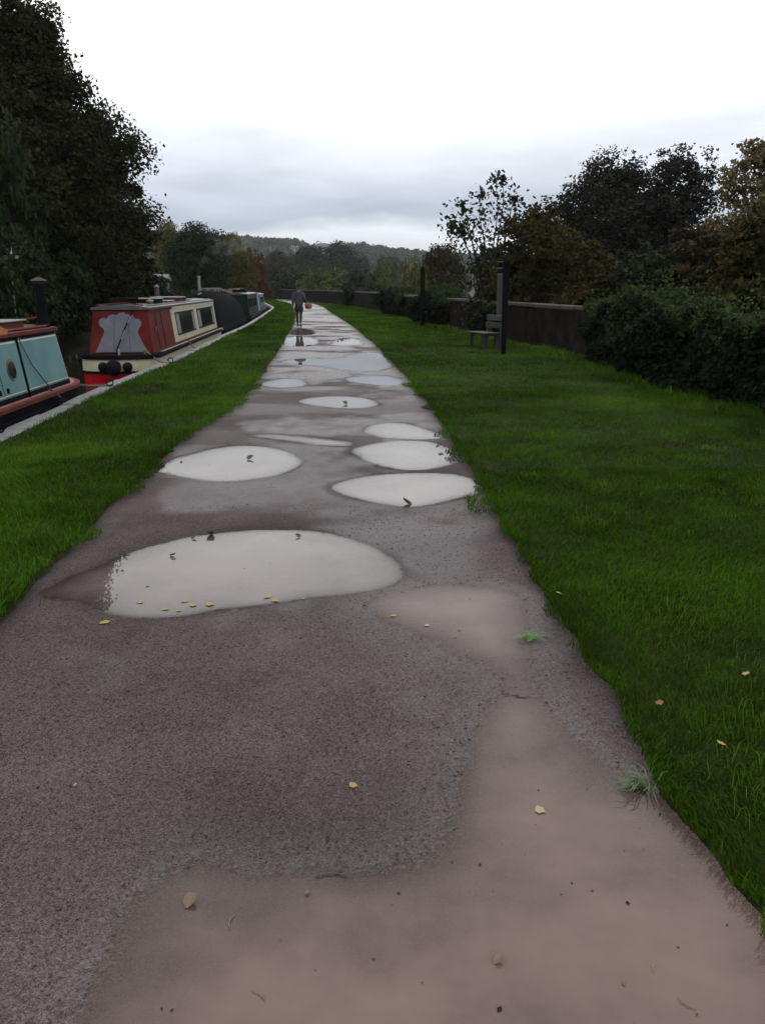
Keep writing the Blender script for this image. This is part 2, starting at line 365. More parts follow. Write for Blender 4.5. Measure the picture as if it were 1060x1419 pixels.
film = fbm(X*.75+11, Y*.55+2, 4)+.10*(fbm(X*5, Y*4, 3)-.5); film = np.clip((film-.48)/.20, 0, 1)*np.clip(near_w/.10+2.2*fbm(X*2.1+5, Y*1.7, 2)-.60, .35, 1); film = film*film*(3-2*film)*np.clip(.45+Y/12, 0, 1); film = np.maximum(film, np.clip((fbm(X*.5+31, Y*.8+2, 4)-.40)/.14, 0, 1)*np.clip((Y-8)/10, 0, 1)*np.clip(near_w/.10+2.2*fbm(X*2.1+5, Y*1.7, 2)-.75, .2, 1)); film = np.maximum(film, .75*soft)
edr = np.minimum(X-EL(ys)[:, None], ER(ys)[:, None]-X); rimk = np.exp(-np.clip(edr, 0, 9)/.09)*(1-np.clip(soft*1.5, 0, 1))
wet = np.maximum(wet, 1.2*rimk); film = film*(1-.9*np.exp(-np.clip(edr, 0, 9)/.16)*(soft < .6))
V = np.stack([X, Y, Zp], -1).reshape(-1, 3); i = np.arange(len(ys)-1)[:, None]*nx+np.arange(nx-1)[None]
Fq = np.stack([i, i+1, i+nx+1, i+nx], -1).reshape(-1, 4)
# path surface: wet fine gravel bound in dust
m = bpy.data.materials.new('wet_gravel'); m.use_nodes = True; T = m.node_tree; b = T.nodes['Principled BSDF']
g_ = node(T, 'ShaderNodeTexCoord'); at = node(T, 'ShaderNodeAttribute', attribute_name='wet')
def tnoise(T, co, sc, det=4, rough=.6):
    n = node(T, 'ShaderNodeTexNoise'); n.inputs['Scale'].default_value = sc; n.inputs['Detail'].default_value = det; n.inputs['Roughness'].default_value = rough
    T.links.new(co, n.inputs['Vector']); return n.outputs['Fac']
v1 = node(T, 'ShaderNodeTexVoronoi'); v1.inputs['Scale'].default_value = 250; T.links.new(g_.outputs['Object'], v1.inputs['Vector'])
v2 = node(T, 'ShaderNodeTexVoronoi'); v2.inputs['Scale'].default_value = 105; T.links.new(g_.outputs['Object'], v2.inputs['Vector'])
sepc = node(T, 'ShaderNodeSeparateColor'); T.links.new(v1.outputs['Color'], sepc.inputs[0])
sepd = node(T, 'ShaderNodeSeparateColor'); T.links.new(v2.outputs['Color'], sepd.inputs[0])
big = tnoise(T, g_.outputs['Object'], 1.3, 4)
gr = mth(T, 'ADD', mth(T, 'MULTIPLY', sepc.outputs[0], .5), mth(T, 'ADD', mth(T, 'MULTIPLY', sepd.outputs[1], .22), mth(T, 'MULTIPLY', big, .45)))
rr = node(T, 'ShaderNodeValToRGB'); T.links.new(gr, rr.inputs[0]); e = rr.color_ramp.elements
for _ in range(2): e.new(.5)
for q, (p_, c_) in enumerate([(.24,(.011,.0082,.0082)), (.44,(.049,.039,.0405)), (.72,(.097,.078,.081)), (.98,(.165,.135,.137))]): e[q].position = p_; e[q].color = (*c_, 1)
dk = node(T, 'ShaderNodeMix', data_type='RGBA', blend_type='MULTIPLY'); T.links.new(mth(T, 'MULTIPLY', at.outputs['Fac'], 1.0), dk.inputs[0]); T.links.new(rr.outputs[0], dk.inputs[6]); dk.inputs[7].default_value = (.5,.47,.46,1)
T.links.new(dk.outputs[2], b.inputs['Base Color'])
fa = node(T, 'ShaderNodeAttribute', attribute_name='film')
T.links.new(mth(T, 'SUBTRACT', .62, mth(T, 'MULTIPLY', fa.outputs['Fac'], .36)), b.inputs['Roughness'])
T.links.new(mth(T, 'ADD', .05, mth(T, 'MULTIPLY', fa.outputs['Fac'], .36)), b.inputs['Specular IOR Level'])
hh = mth(T, 'ADD', mth(T, 'MULTIPLY', v1.outputs['Distance'], -.6), mth(T, 'ADD', mth(T, 'MULTIPLY', v2.outputs['Distance'], -.6), mth(T, 'MULTIPLY', tnoise(T, g_.outputs['Object'], 30, 5), .9)))
bp = node(T, 'ShaderNodeBump'); bp.inputs['Strength'].default_value = .8; bp.inputs['Distance'].default_value = .008
T.links.new(hh, bp.inputs['Height']); T.links.new(bp.outputs[0], b.inputs['Normal'])
M['path'] = m; a_path, b_path, nx_path = a, bb, nx
tag(link('footpath', npmesh('footpath', V, Fq, m, True, {'wet': ('POINT', wet.ravel()), 'film': ('POINT', film.ravel())})), kind='structure')
# puddle water: clear at the rim, clouded with mud where deeper, mirror-like surface
def watermat(name, mud, k, rough, ior=1.38):
    m = bpy.data.materials.new(name); m.use_nodes = True; T = m.node_tree; T.nodes.remove(T.nodes['Principled BSDF'])
    o = T.nodes['Material Output']; at = node(T, 'ShaderNodeAttribute', attribute_name='depth')
    g_ = node(T, 'ShaderNodeTexCoord'); nz = tnoise(T, g_.outputs['Object'], 2.2, 5)
    murk = mth(T, 'SUBTRACT', 1.0, mth(T, 'POWER', 2.718, mth(T, 'MULTIPLY', mth(T, 'MULTIPLY', at.outputs['Fac'], -k), mth(T, 'MAXIMUM', mth(T, 'SUBTRACT', mth(T, 'MULTIPLY', nz, 2.6), .4), .1))), clamp=True)
    r = node(T, 'ShaderNodeValToRGB'); T.links.new(tnoise(T, g_.outputs['Object'], 1.1, 6), r.inputs[0])
    r.color_ramp.elements[0].position = .3; r.color_ramp.elements[1].position = .7
    r.color_ramp.elements[0].color = (*[c*.76 for c in mud], 1); r.color_ramp.elements[1].color = (*[c*1.10 for c in mud], 1)
    df = node(T, 'ShaderNodeBsdfDiffuse'); T.links.new(r.outputs[0], df.inputs[0]); tr = node(T, 'ShaderNodeBsdfTransparent'); tr.inputs[0].default_value = (.93,.90,.86,1)
    m1 = node(T, 'ShaderNodeMixShader'); T.links.new(murk, m1.inputs[0]); T.links.new(tr.outputs[0], m1.inputs[1]); T.links.new(df.outputs[0], m1.inputs[2])
    gl = node(T, 'ShaderNodeBsdfGlossy'); gl.inputs['Roughness'].default_value = rough; fr = node(T, 'ShaderNodeFresnel'); fr.inputs[0].default_value = ior
    rim = mth(T, 'SUBTRACT', 1.0, mth(T, 'POWER', 2.718, mth(T, 'MULTIPLY', at.outputs['Fac'], -900.0)), clamp=True)
    m2 = node(T, 'ShaderNodeMixShader'); T.links.new(mth(T, 'MULTIPLY', fr.outputs[0], rim), m2.inputs[0]); T.links.new(m1.outputs[0], m2.inputs[1]); T.links.new(gl.outputs[0], m2.inputs[2])
    T.links.new(m2.outputs[0], o.inputs[0]); return m
M['puddle'] = watermat('puddle_water', (.128,.110,.106), 190, .012, 1.47)
M['mudpuddle'] = watermat('muddy_puddle_water', (.152,.103,.091), 230, .015)
dep = (WL-Zs)
for k, key in enumerate(PUD):
    msk = (owner == k) & (bestd < .45)
    fm = (msk.ravel()[Fq]).any(1) & ((dep.ravel()[Fq]) > -.001).any(1)
    ff = Fq[fm]
    if not len(ff): continue
    ids, inv = np.unique(ff, return_inverse=True); vv = V[ids].copy(); vv[:, 2] = WL
    me = npmesh('puddle', vv, inv.reshape(-1, 4), M['mudpuddle' if key in 'ab' else 'puddle'], True, {'depth': ('POINT', np.maximum(dep.ravel()[ids], 0))})
    tag(link('puddle', me), kind='structure')

# loose stones of the path surface
n = 26000; yy = 1.3+5.5*rng.random(n)**1.3; xx = XL(yy)+(XR(yy)-XL(yy))*rng.random(n)
ri = np.clip(np.searchsorted(ys, yy), 1, len(ys)-1); ci = np.clip(((xx-a[ri])/(bb-a)[ri]*(nx-1)).astype(int), 0, nx-1)
zz_ = Zp[ri, ci]; keep = zz_ > WL+.0005; xx, yy, zz_ = xx[keep], yy[keep], zz_[keep]; n = len(xx)
sz = .0016+.0040*rng.random(n)**4
octv = np.array([[1,0,0],[0,1,0],[-1,0,0],[0,-1,0],[0,0,.8],[0,0,-.8]]); octf = np.array([[0,1,4],[1,2,4],[2,3,4],[3,0,4],[1,0,5],[2,1,5],[3,2,5],[0,3,5]])
jit = 1+.5*(rng.random((n, 6, 1))-.5); an = rng.random(n)*6.28; ca, sa = np.cos(an), np.sin(an)
lv = octv[None]*jit*sz[:, None, None]; rx = lv[..., 0]*ca[:, None]*1.4-lv[..., 1]*sa[:, None]; ry = lv[..., 0]*sa[:, None]*1.4+lv[..., 1]*ca[:, None]
V3 = np.stack([rx+xx[:, None], ry+yy[:, None], lv[..., 2]+zz_[:, None]], -1).reshape(-1, 3)
tag(link('gravel', npmesh('gravel', V3, (octf[None]+np.arange(n)[:, None, None]*6).reshape(-1, 3), M['pebble'])), kind='stuff')

# ------------------------------------------------------------------ grass
def blades(n_per, y0, y1, fx0, fx1, hmin, hmax, wid, seg, tuft=0.5):
    """random blades on a strip between two curves"""
    yg = np.linspace(y0, y1, 200); area = np.trapz(fx1(yg)-fx0(yg), yg); n = int(area*n_per)
    wts = fx1(yg)-fx0(yg); cdf = np.cumsum(wts)/wts.sum(); y = np.interp(rng.random(n), cdf, yg); x = fx0(y)+(fx1(y)-fx0(y))*rng.random(n)
    pn = fbm(x*1.1, y*1.1, 3); tf = fbm(x*3.3+50, y*3.3, 2)
    keep = rng.random(n) < (.35+1.1*pn); x, y, pn, tf = x[keep], y[keep], pn[keep], tf[keep]; n = len(x)
    h = (hmin+(hmax-hmin)*rng.random(n))*(.55+.9*tf*tuft+.5*pn); h *= np.where(rng.random(n) < .02, 1.6, 1)
    an = rng.random(n)*6.283; ln = (.25+.9*rng.random(n))*h; lean_dir = fbm(x*.9+7, y*.9+3, 2)*12.0+rng.normal(0, .9, n)
    lx, ly = np.cos(lean_dir)*ln, np.sin(lean_dir)*ln; wx, wy = np.cos(an)*wid*(.6+.8*rng.random(n)), np.sin(an)*wid
    z = lawn_z(x, y)-.008
    p0 = np.stack([x-wx, y-wy, z], -1); p1 = np.stack([x+wx, y+wy, z], -1)
    if seg == 1:
        p2 = np.stack([x+lx, y+ly, z+h], -1); Vv = np.stack([p0, p1, p2], 1).reshape(-1, 3); Ff = np.arange(3*n).reshape(-1, 3); per = 1
    else:
        q0 = np.stack([x-wx*.8+lx*.3, y-wy*.8+ly*.3, z+h*.62], -1); q1 = np.stack([x+wx*.8+lx*.3, y+wy*.8+ly*.3, z+h*.62], -1)
        p2 = np.stack([x+lx, y+ly, z+h*.98], -1); Vv = np.stack([p0, p1, q1, q0, p2], 1).reshape(-1, 3)
        b5 = np.arange(n)[:, None]*5; Ff = np.stack([b5+[0,1,2], b5+[0,2,3], b5+[3,2,4]], 1).reshape(-1, 3); per = 3
    tint = np.clip(.16+.75*(fbm(x*.55+20, y*.55, 3)-.28)+.35*(fbm(x*4, y*4, 2)-.5)+.15*rng.normal(0, 1, n), 0, 1)
    return Vv, Ff, np.repeat(tint, per)
def grass(name, jobs):
    Vs, Fs, Ts, off = [], [], [], 0
    for j in jobs:
        v, f, t_ = blades(*j); Vs.append(v); Fs.append(f+off); Ts.append(t_); off += len(v)
    tag(link(name, npmesh(name, np.concatenate(Vs), np.concatenate(Fs), M['grass'], False, {'tint': ('FACE', np.concatenate(Ts))})), kind='stuff')
lw0 = lambda y: XC(y)+.22; lw1 = lambda y: EL(y)+.01
rw0 = lambda y: ER(y)-.01; rw1 = lambda y: XW(y)-.02
grass('grass', [
 (9000, 1.6, 6, lambda y: ER(y)-.16*np.clip(2.6*fbm(y*2.6, y*0+4, 3)-1.0, 0, 1), lambda y: ER(y)+.05, .012, .05, .0020, 3),
 (3500, 6, 16, lambda y: ER(y)-.2*np.clip(2.6*fbm(y*2.6, y*0+4, 3)-1.0, 0, 1), lambda y: ER(y)+.05, .02, .055, .0035, 1),
 (17000, 1.6, 4.2, rw0, lambda y: np.minimum(XR(y)+2.2, XW(y)), .018, .048, .0020, 3),
 (8500, 4.2, 8, rw0, lambda y: np.minimum(.58*y+.3, XW(y)), .020, .050, .0026, 3),
 (3300, 8, 15, rw0, rw1, .022, .052, .0040, 1),
 (900, 15, 30, rw0, rw1, .025, .06, .0075, 1),
 (330, 30, 80, rw0, rw1, .035, .075, .018, 1),
 (90, 80, 150, rw0, rw1, .05, .10, .035, 1),
 (200, -4, 1.6, rw0, rw1, .03, .06, .005, 1)])
grass('grass', [
 (6000, 3.2, 9, lambda y: EL(y)-.05, lambda y: EL(y)+.16*np.clip(2.6*fbm(y*2.6, y*0+9, 3)-1.0, 0, 1), .012, .05, .003, 3),
 (3000, 9, 18, lambda y: EL(y)-.05, lambda y: EL(y)+.2*np.clip(2.6*fbm(y*2.6, y*0+9, 3)-1.0, 0, 1), .02, .055, .004, 1),
 (5200, 3.2, 9, lambda y: np.maximum(-.52*y-.4, XC(y)+.2), lw1, .022, .055, .0034, 3),
 (2400, 9, 17, lw0, lw1, .025, .058, .005, 1),
 (750, 17, 34, lw0, lw1, .03, .065, .009, 1),
 (300, 34, 80, lw0, lw1, .04, .08, .02, 1),
 (80, 80, 150, lw0, lw1, .06, .11, .035, 1)])
def rough_clumps(nc, y0, y1, fx0, fx1, per, hgt):
    # coarser tussocks of longer, paler blades
    Vs, Ts = [], []
    for _ in range(nc):
        y = y0+(y1-y0)*random.random()**1.3; x = float(fx0(y))+.12+(float(fx1(y))-float(fx0(y))-.2)*random.random(); rd = random.uniform(.05, .20); dirn = random.random()*6.28; tt = random.uniform(.35, .72)
        for _ in range(per):
            bx, by = random.gauss(x, rd), random.gauss(y, rd); a_ = dirn+random.gauss(0, .8); h = hgt*random.uniform(.4, 1.0); l_ = h*random.uniform(.5, 1.6); w_ = .0011+.00016*y; q = random.random()*6.28
            z = .045; cx_, cy_ = math.cos(a_)*l_, math.sin(a_)*l_; wx, wy = math.cos(q)*w_, math.sin(q)*w_
            mx_, my_ = bx+cx_*.4, by+cy_*.4
            Vs += [(bx-wx, by-wy, z-.03), (bx+wx, by+wy, z-.03), (mx_+wx*.8, my_+wy*.8, z+h*.75), (mx_-wx*.8, my_-wy*.8, z+h*.75), (bx+cx_, by+cy_, z+h*.8)]
            Ts += [np.clip(tt+random.gauss(0, .12), 0, 1)]*3
    n = len(Vs)//5; b5 = np.arange(n)[:, None]*5; Ff = np.stack([b5+[0, 1, 2], b5+[0, 2, 3], b5+[3, 2, 4]], 1).reshape(-1, 3)
    tag(link('rough_grass', npmesh('rough_grass', np.array(Vs), Ff, M['grass'], False, {'tint': ('FACE', np.array(Ts))})), kind='stuff')
rough_clumps(120, 2.4, 11, lambda y: rw0(y)+.25, lambda y: min(.55*y+.2, float(XW(y))), 55, .052)
rough_clumps(70, 4.5, 14, lambda y: max(-.5*y-.3, float(XC(y))+.3), lambda y: lw1(y)-.2, 50, .05)

rough_clumps(190, 11.5, 45, lambda y: float(XW(y))-.95, lambda y: float(XW(y))-.1, 26, .17)

# ------------------------------------------------------------------ canal edge and wall
edge_ = empty('canal_edge', (float(XC(10)), 10, 0)); tag(edge_, kind='structure')
def along(fn, y, off=0.0):
    a = tang(fn, y, .5); return Vector((float(fn(y))+off*math.cos(a), y-off*math.sin(a), 0)), a
y = 2.0
while y < 30:
    ln = random.uniform(1.05, 1.35)
    p, a = along(XC, y+ln/2, .12)
    mb = MB(); mb.box((0, 0, 0), (.27, ln-.025, .16)); o = mb.build('coping_stone', M['stone'], edge_, bevel=.012)
    o.location = (p.x-edge_.location.x, p.y-edge_.location.y, -.035+random.uniform(-.012, .012)); o.rotation_euler = (random.uniform(-.01,.01), random.uniform(-.015,.015), -a+random.uniform(-.01,.01)); y += ln
mb = MB(); yv = list(np.arange(30, 150, 1.5))
for y0, y1 in zip(yv[:-1], yv[1:]):
    a0, _ = along(XC, y0, -.01); b0, _ = along(XC, y0, .26); a1, _ = along(XC, y1-.03, -.01); b1, _ = along(XC, y1-.03, .26)
    mb.hexa([(q.x, q.y, -.12) for q in (a0, b0, b1, a1)]+[(q.x, q.y, .045) for q in (a0, b0, b1, a1)])
o = mb.build('coping_run', M['stone'], edge_); o.matrix_parent_inverse = Matrix.Translation(-edge_.location); tag(o, kind='stuff')

WH = 1.12
wall = empty('stone_wall', (float(XW(15)), 15, 0), label='long low dark stone boundary wall with pale capping running along the right lawn', cat='wall')
wi = Matrix.Translation(-wall.location)
def wallh(y): return WH+.10*min(1, max(0, (y-40)/40))
mb = MB(); yv = [-8]+list(np.arange(-6, 255, 2.0))
for y0, y1 in zip(yv[:-1], yv[1:]):
    q = [(float(XW(y0)), y0), (float(XW(y0))+.36, y0+.02), (float(XW(y1))+.36, y1+.02), (float(XW(y1)), y1)]
    mb.hexa([(x_, y_, -.3) for x_, y_ in q]+[(x_, y_, wallh(y0 if i_ in (0, 1) else y1)) for i_, (x_, y_) in enumerate(q)])
o = mb.build('wall_body', M['wall'], wall); o.matrix_parent_inverse = wi
y = 9.0
while y < 44:
    ln = random.uniform(.9, 1.3); p, a = along(XW, y+ln/2, .18)
    mb = MB(); mb.box((0, 0, 0), (.46, ln-.02, .10)); o = mb.build('capping_stone', M['wallcap'], wall, bevel=.015)
    o.location = (p.x-wall.location.x, p.y-wall.location.y, wallh(p.y)+.05+random.uniform(-.008, .008)); o.rotation_euler = (random.uniform(-.006,.006), random.uniform(-.02,.02), -a); y += ln
mb = MB(); yv = list(np.arange(y, 255, 1.6))
for y0, y1 in zip(yv[:-1], yv[1:]):
    a0, _ = along(XW, y0, -.05); b0, _ = along(XW, y0, .41); a1, _ = along(XW, y1-.03, -.05); b1, _ = along(XW, y1-.03, .41)
    mb.hexa([(q.x, q.y, wallh(q.y)) for q in (a0, b0, b1, a1)]+[(q.x, q.y, wallh(q.y)+.10) for q in (a0, b0, b1, a1)])
o = mb.build('capping_run', M['wallcap'], wall); o.matrix_parent_inverse = wi; tag(o, kind='stuff')
# facing stones of the nearest stretch
smesh = []
for k in range(6):
    mb = MB(); mb.box((0, 0, 0), (.05, random.uniform(.30, .46), random.uniform(.16, .185))); o = mb.build('stone', M['wall'], wall, bevel=.018); smesh.append((o.data, max(v.co.y for v in o.data.vertices)*2)); bpy.data.objects.remove(o)
for c in range(6):
    y = 9.6+random.uniform(0, .2)
    while y < 13.6:
        me, ln = random.choice(smesh); o = link('stone', me, wall)
        o.location = (float(XW(y+ln/2))-.012-wall.location.x, y+ln/2-wall.location.y, .1+c*.188); o.rotation_euler = (random.uniform(-.02,.02), random.uniform(-.05,.05), random.uniform(-.03,.03)); y += ln+.022

# ------------------------------------------------------------------ foliage
def leaf_arrays(C, size, up=.35, out=None, lenr=1.0):
    n = len(C); nm = rng.normal(0, 1, (n, 3)); nm[:, 2] += up*2
    if out is not None: nm += out*.8
    nm /= np.linalg.norm(nm, axis=1)[:, None]; t_ = rng.normal(0, 1, (n, 3)); t_[:, 2] -= .4
    t_ -= nm*(t_*nm).sum(1)[:, None]; t_ /= np.linalg.norm(t_, axis=1)[:, None]; s_ = np.cross(nm, t_)
    sz = (size*(.6+.8*rng.random(n)))[:, None]; L_ = sz*.62*lenr; W_ = sz*.40
    fold = nm*sz*.10
    Vv = np.stack([C-t_*L_, C+s_*W_-fold-t_*L_*.1, C+t_*L_-fold*.6, C-s_*W_-fold-t_*L_*.1], 1).reshape(-1, 3)
    return Vv, np.arange(4*n).reshape(-1, 4)
def crown_mesh(name, Rr, H, nlobe, nleaf, leaf, base=.12, flat=.75, prof='round', lobe=.36, seed=0, spread=.17):
    """uneven crown: lobes (boughs), twigs on the lobes, leaves round the twigs; z from base*H to H"""
    global rng
    keep_rng = rng; rng = np.random.default_rng(seed+100)
    cents, rads = [], []
    for i in range(nlobe):
        u = base+(1-base)*((i+rng.random())/nlobe)*.94
        if prof == 'round': pr = math.sqrt(max(0, 1-((u-.45)/.58)**2))
        elif prof == 'block': pr = max(.22, 1-max(0, (u-.30)/.70)**3.0)**.65
        elif prof == 'spire': pr = float(np.interp(u, [0,.29,.5,.6,.755,.9,1], [.75,1,.88,.74,.40,.20,.08]))
        elif prof == 'cone': pr = max(.12, 1.05*(1-u)**.8)
        elif prof == 'column': pr = max(.3, 1-((u-.45)/.6)**4)
        else: pr = math.sqrt(max(.02, 1-((u-.3)/.74)**2))
        th = i*2.399+rng.random()*.8; lr = Rr*lobe*(.7+.6*rng.random())*(.55+.5*pr)
        r_ = max(0, Rr*pr-lr*.8)*(.55+.5*rng.random()) if i % 4 else Rr*pr*.25*rng.random()
        cents.append((r_*math.cos(th), r_*math.sin(th), u*H)); rads.append(lr)
    cents = np.array(cents); rads = np.array(rads); pw = rads**2; pw /= pw.sum()
    ntw = max(12, nleaf//28)
    li = rng.choice(nlobe, ntw, p=pw); dv = rng.normal(0, 1, (ntw, 3)); dv[:, 2] = dv[:, 2]*.9+.15; dv /= np.linalg.norm(dv, axis=1)[:, None]
    tr = rads[li]*(.55+.55*rng.random(ntw)**.6)
    tw = cents[li]+dv*tr[:, None]*np.array([1, 1, flat])
    wi_ = rng.integers(0, ntw, nleaf); sg = rads[li][wi_]*spread
    C = tw[wi_]+np.clip(rng.normal(0, 1, (nleaf, 3)), -1.7, 1.7)*sg[:, None]*np.array([1.15, 1.15, .7])
    C[:, 2] = np.maximum(C[:, 2], .02*H)
    o_ = dv[wi_]
    Vv, Ff = leaf_arrays(C, leaf, .45, o_)
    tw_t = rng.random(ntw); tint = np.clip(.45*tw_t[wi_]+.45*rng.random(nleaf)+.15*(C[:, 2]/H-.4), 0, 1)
    me = npmesh(name, Vv, Ff, None, False, {'tint': ('FACE', tint)}); me.materials.append(None)
    rng = keep_rng
    return me, cents, rads
def trunk_mesh(H, r, cents, seed=0, nl=7, stem=.0):
    rr_ = random.Random(seed); mb = MB()
    pts = [(rr_.uniform(-.03,.03)*H*k, rr_.uniform(-.03,.03)*H*k, H*(k*.78)) for k in (0, .12, .3, .5, .75, 1.0)]
    pts[0] = (0, 0, -.4)
    mb.tube(pts, [r*1.5, r*1.05, r*.85, r*.65, r*.4, r*.12], 9)
    for c in list(cents)[:: max(1, len(cents)//nl)]:
        zb = max(.12*H, c[2]*.62); k = zb/(H*.78)
        p0 = Vector((0, 0, zb)); p1 = Vector(c); mid = p0.lerp(p1, .5)+Vector((0, 0, -.05*H*rr_.random()))
        mb.tube([p0, mid, p1], [r*.42*(1.1-k*.6), r*.24, r*.07], 6)
    return mb
CROWN = {}
def proto(key, *a, **k):
    if key not in CROWN: CROWN[key] = crown_mesh('crown', *a, **k)
    return CROWN[key]
def plant(name, key, loc, Rr, H, mat, label, cat='tree', group=None, trunk=True, rz=0.0, bark='bark', tr=None, smode=None):
    """a tree or shrub: scaled unit crown + trunk and limbs"""
    me, cents, rads = CROWN[key][:3]; root = empty(name, loc, rz, label=label, cat=cat, group=group)
    r0, h0 = CROWN[key][3] if len(CROWN[key]) > 3 else (1, 1)
    sx, sz = Rr/r0, H/h0
    c = link('crown' if cat == 'tree' else 'foliage', me, root); c.scale = (sx, sx, sz); c.material_slots[0].link = 'OBJECT'; c.material_slots[0].material = M[mat]
    if trunk:
        cs = [(q[0]*sx, q[1]*sx, q[2]*sz) for q in cents]
        trunk_mesh(H, tr or H*.018, cs, sum(map(ord, key)) % 97, 9 if trunk == 2 else 6).build('trunk' if cat == 'tree' else 'stem', M[bark], root, True)
    return root
def reg(key, Rr, H, *a, **k):
    CROWN[key] = crown_mesh('crown', Rr, H, *a, **k)+((Rr, H),)
M['lf_dark'] = leafmat('dark_leaf', [(.008,.011,.007), (.016,.020,.011), (.026,.032,.015), (.045,.048,.020)], .55, .15)
M['lf_left'] = leafmat('sycamore_leaf', [(.007,.009,.004), (.015,.017,.007), (.025,.026,.009), (.042,.036,.013)], .5, .18)
M['lf_bank'] = leafmat('bank_leaf', [(.006,.010,.005), (.012,.020,.008), (.021,.032,.013), (.036,.05,.022)], .5, .2)
M['lf_plum'] = leafmat('plum_leaf', [(.008,.0085,.007), (.014,.0145,.011), (.023,.022,.017), (.036,.035,.027)], .55, .15)
M['lf_brown'] = leafmat('autumn_leaf', [(.010,.012,.006), (.020,.024,.009), (.032,.029,.011), (.062,.046,.014), (.027,.038,.012)], .5, .25)
M['lf_gold'] = leafmat('golden_leaf', [(.04,.036,.020), (.075,.070,.034), (.14,.125,.06), (.12,.07,.038), (.09,.10,.05)], .5, .3)
M['lf_olive'] = leafmat('olive_leaf', [(.012,.013,.007), (.024,.023,.011), (.038,.032,.014), (.05,.038,.017)], .55, .2)
M['lf_yellow'] = leafmat('yellow_green_leaf', [(.028,.030,.008), (.055,.053,.011), (.085,.078,.014), (.07,.075,.02)], .5, .3)
M['lf_green'] = leafmat('green_leaf', [(.007,.013,.007), (.014,.022,.011), (.021,.032,.015), (.032,.045,.02)], .55, .2)
M['lf_lime'] = leafmat('lime_leaf', [(.03,.042,.012), (.05,.07,.018), (.075,.09,.026), (.09,.10,.03)], .5, .25)
M['lf_red'] = leafmat('red_leaf', [(.028,.012,.007), (.05,.020,.010), (.075,.030,.013), (.06,.035,.015)], .5, .25)
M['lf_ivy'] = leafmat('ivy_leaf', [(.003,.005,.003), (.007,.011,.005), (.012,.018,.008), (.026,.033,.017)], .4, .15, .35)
M['lf_ivylit'] = leafmat('ivy_leaf_lit', [(.010,.018,.006), (.020,.034,.011), (.034,.052,.018), (.08,.095,.045)], .4, .25, .4)  # ivy top leaves: light falling on them put into the paler colour
M['lf_hill'] = leafmat('hill_leaf', [(.018,.024,.016), (.030,.038,.024), (.042,.046,.026), (.058,.05,.028)], .7, .1)

BIG = dict(base=.03, flat=.40, prof='spire', lobe=.36, spread=.15)
reg('round1', 4, 8, 30, 30000, .19, base=.08, flat=.8, prof='round', lobe=.42, seed=4)
reg('round2', 4, 8, 28, 28000, .19, base=.06, flat=.75, prof='egg', lobe=.45, seed=5)
reg('cone1', 1.6, 8, 26, 7000, .18, base=.04, flat=.7, prof='cone', lobe=.45, seed=6)
reg('loose', 2.6, 6.5, 34, 13000, .14, base=.06, flat=1.0, prof='egg', lobe=.32, seed=8, spread=.24)
reg('bush1', 1.5, 1.6, 16, 6000, .11, base=.08, flat=.8, prof='egg', lobe=.42, seed=9)
reg('bush2', 1.5, 1.6, 14, 5200, .11, base=.08, flat=.9, prof='egg', lobe=.45, seed=10)
reg('wisp', 2.4, 7, 30, 9000, .13, base=.15, flat=.9, prof='round', lobe=.30, seed=11, spread=.26)

def gen(px, ytop, Y, wpx, zg, nlobe, nleaf, leaf, **k):
    loc, Rr, H = at_px(px, ytop, Y, wpx, zg); key = 'g%d' % len(CROWN)
    reg(key, Rr, H, nlobe, nleaf, leaf, seed=len(CROWN), **k); return key
def at_px(px, ytop, Y, wpx, zg):
    p = P(px, ytop, Y); return Vector((p.x, Y, zg)), wpx/2/F*Y, p.z-zg
def tree(name, key, px, ytop, Y, wpx, zg, mat, label, **k):
    if isinstance(key, dict): key = gen(px, ytop, Y, wpx, zg, **key)
    loc, Rr, H = at_px(px, ytop, Y, wpx, zg); return plant(name, key, loc, Rr, H, mat, label, **k)

# far bank of the canal, left
tree('broadleaf_tree', dict(nlobe=70, nleaf=100000, leaf=.125, **BIG), -120, -150, 29, 300, .9, 'lf_left', 'tallest dark broadleaf tree at the left picture edge, its top cut off by the frame', rz=.4, tr=.28)
tree('broadleaf_tree', dict(nlobe=80, nleaf=150000, leaf=.115, **BIG), 26, -8, 34, 310, .9, 'lf_left', 'big dark tree with layered boughs rising over the red boat on the far bank', rz=2.1, tr=.22)
tree('broadleaf_tree', dict(nlobe=50, nleaf=75000, leaf=.135, **BIG), 126, 150, 43, 146, .7, 'lf_left', 'shorter dark tree stepping down to the sky, right end of the far bank row', rz=1.2, tr=.17)
tree('broadleaf_tree', dict(nlobe=40, nleaf=40000, leaf=.15, **BIG), 95, 240, 37, 170, .7, 'lf_dark', 'low dark tree filling the gap under the big layered tree behind the red cabin', rz=4.2, tr=.15)
SH = [(-30,330,23,150,'lf_bank','bush1'),(28,350,26,130,'lf_bank','bush2'),(95,362,31,110,'lf_bank','bush1'),(150,372,36,110,'lf_dark','bush2'),(195,378,44,90,'lf_dark','bush1'),(10,235,27,120,'lf_bank','bush2')]
SL = ['dark leafy shrub at the left picture edge on the far bank', 'green shrub on the far bank behind the blue boat chimney', 'shrub on the far bank between the two nearest boats',
      'dark shrub on the far bank behind the red cabin roof', 'dark shrub on the far bank by the pale mooring post', 'pale green leafy sapling high against the dark trees at the left edge']
for (px, yt, Yd, wp_, mt, ky), lb in zip(SH, SL):
    tree('bank_shrub', ky, px, yt, Yd, wp_, .4, mt, lb, cat='shrub', group='shrubs on the far bank', rz=px*.1)
tree('broadleaf_tree', 'round1', 268, 316, 75, 98, .3, 'lf_green', 'round dark green tree over the black boat, beyond the far bank row', rz=.3)
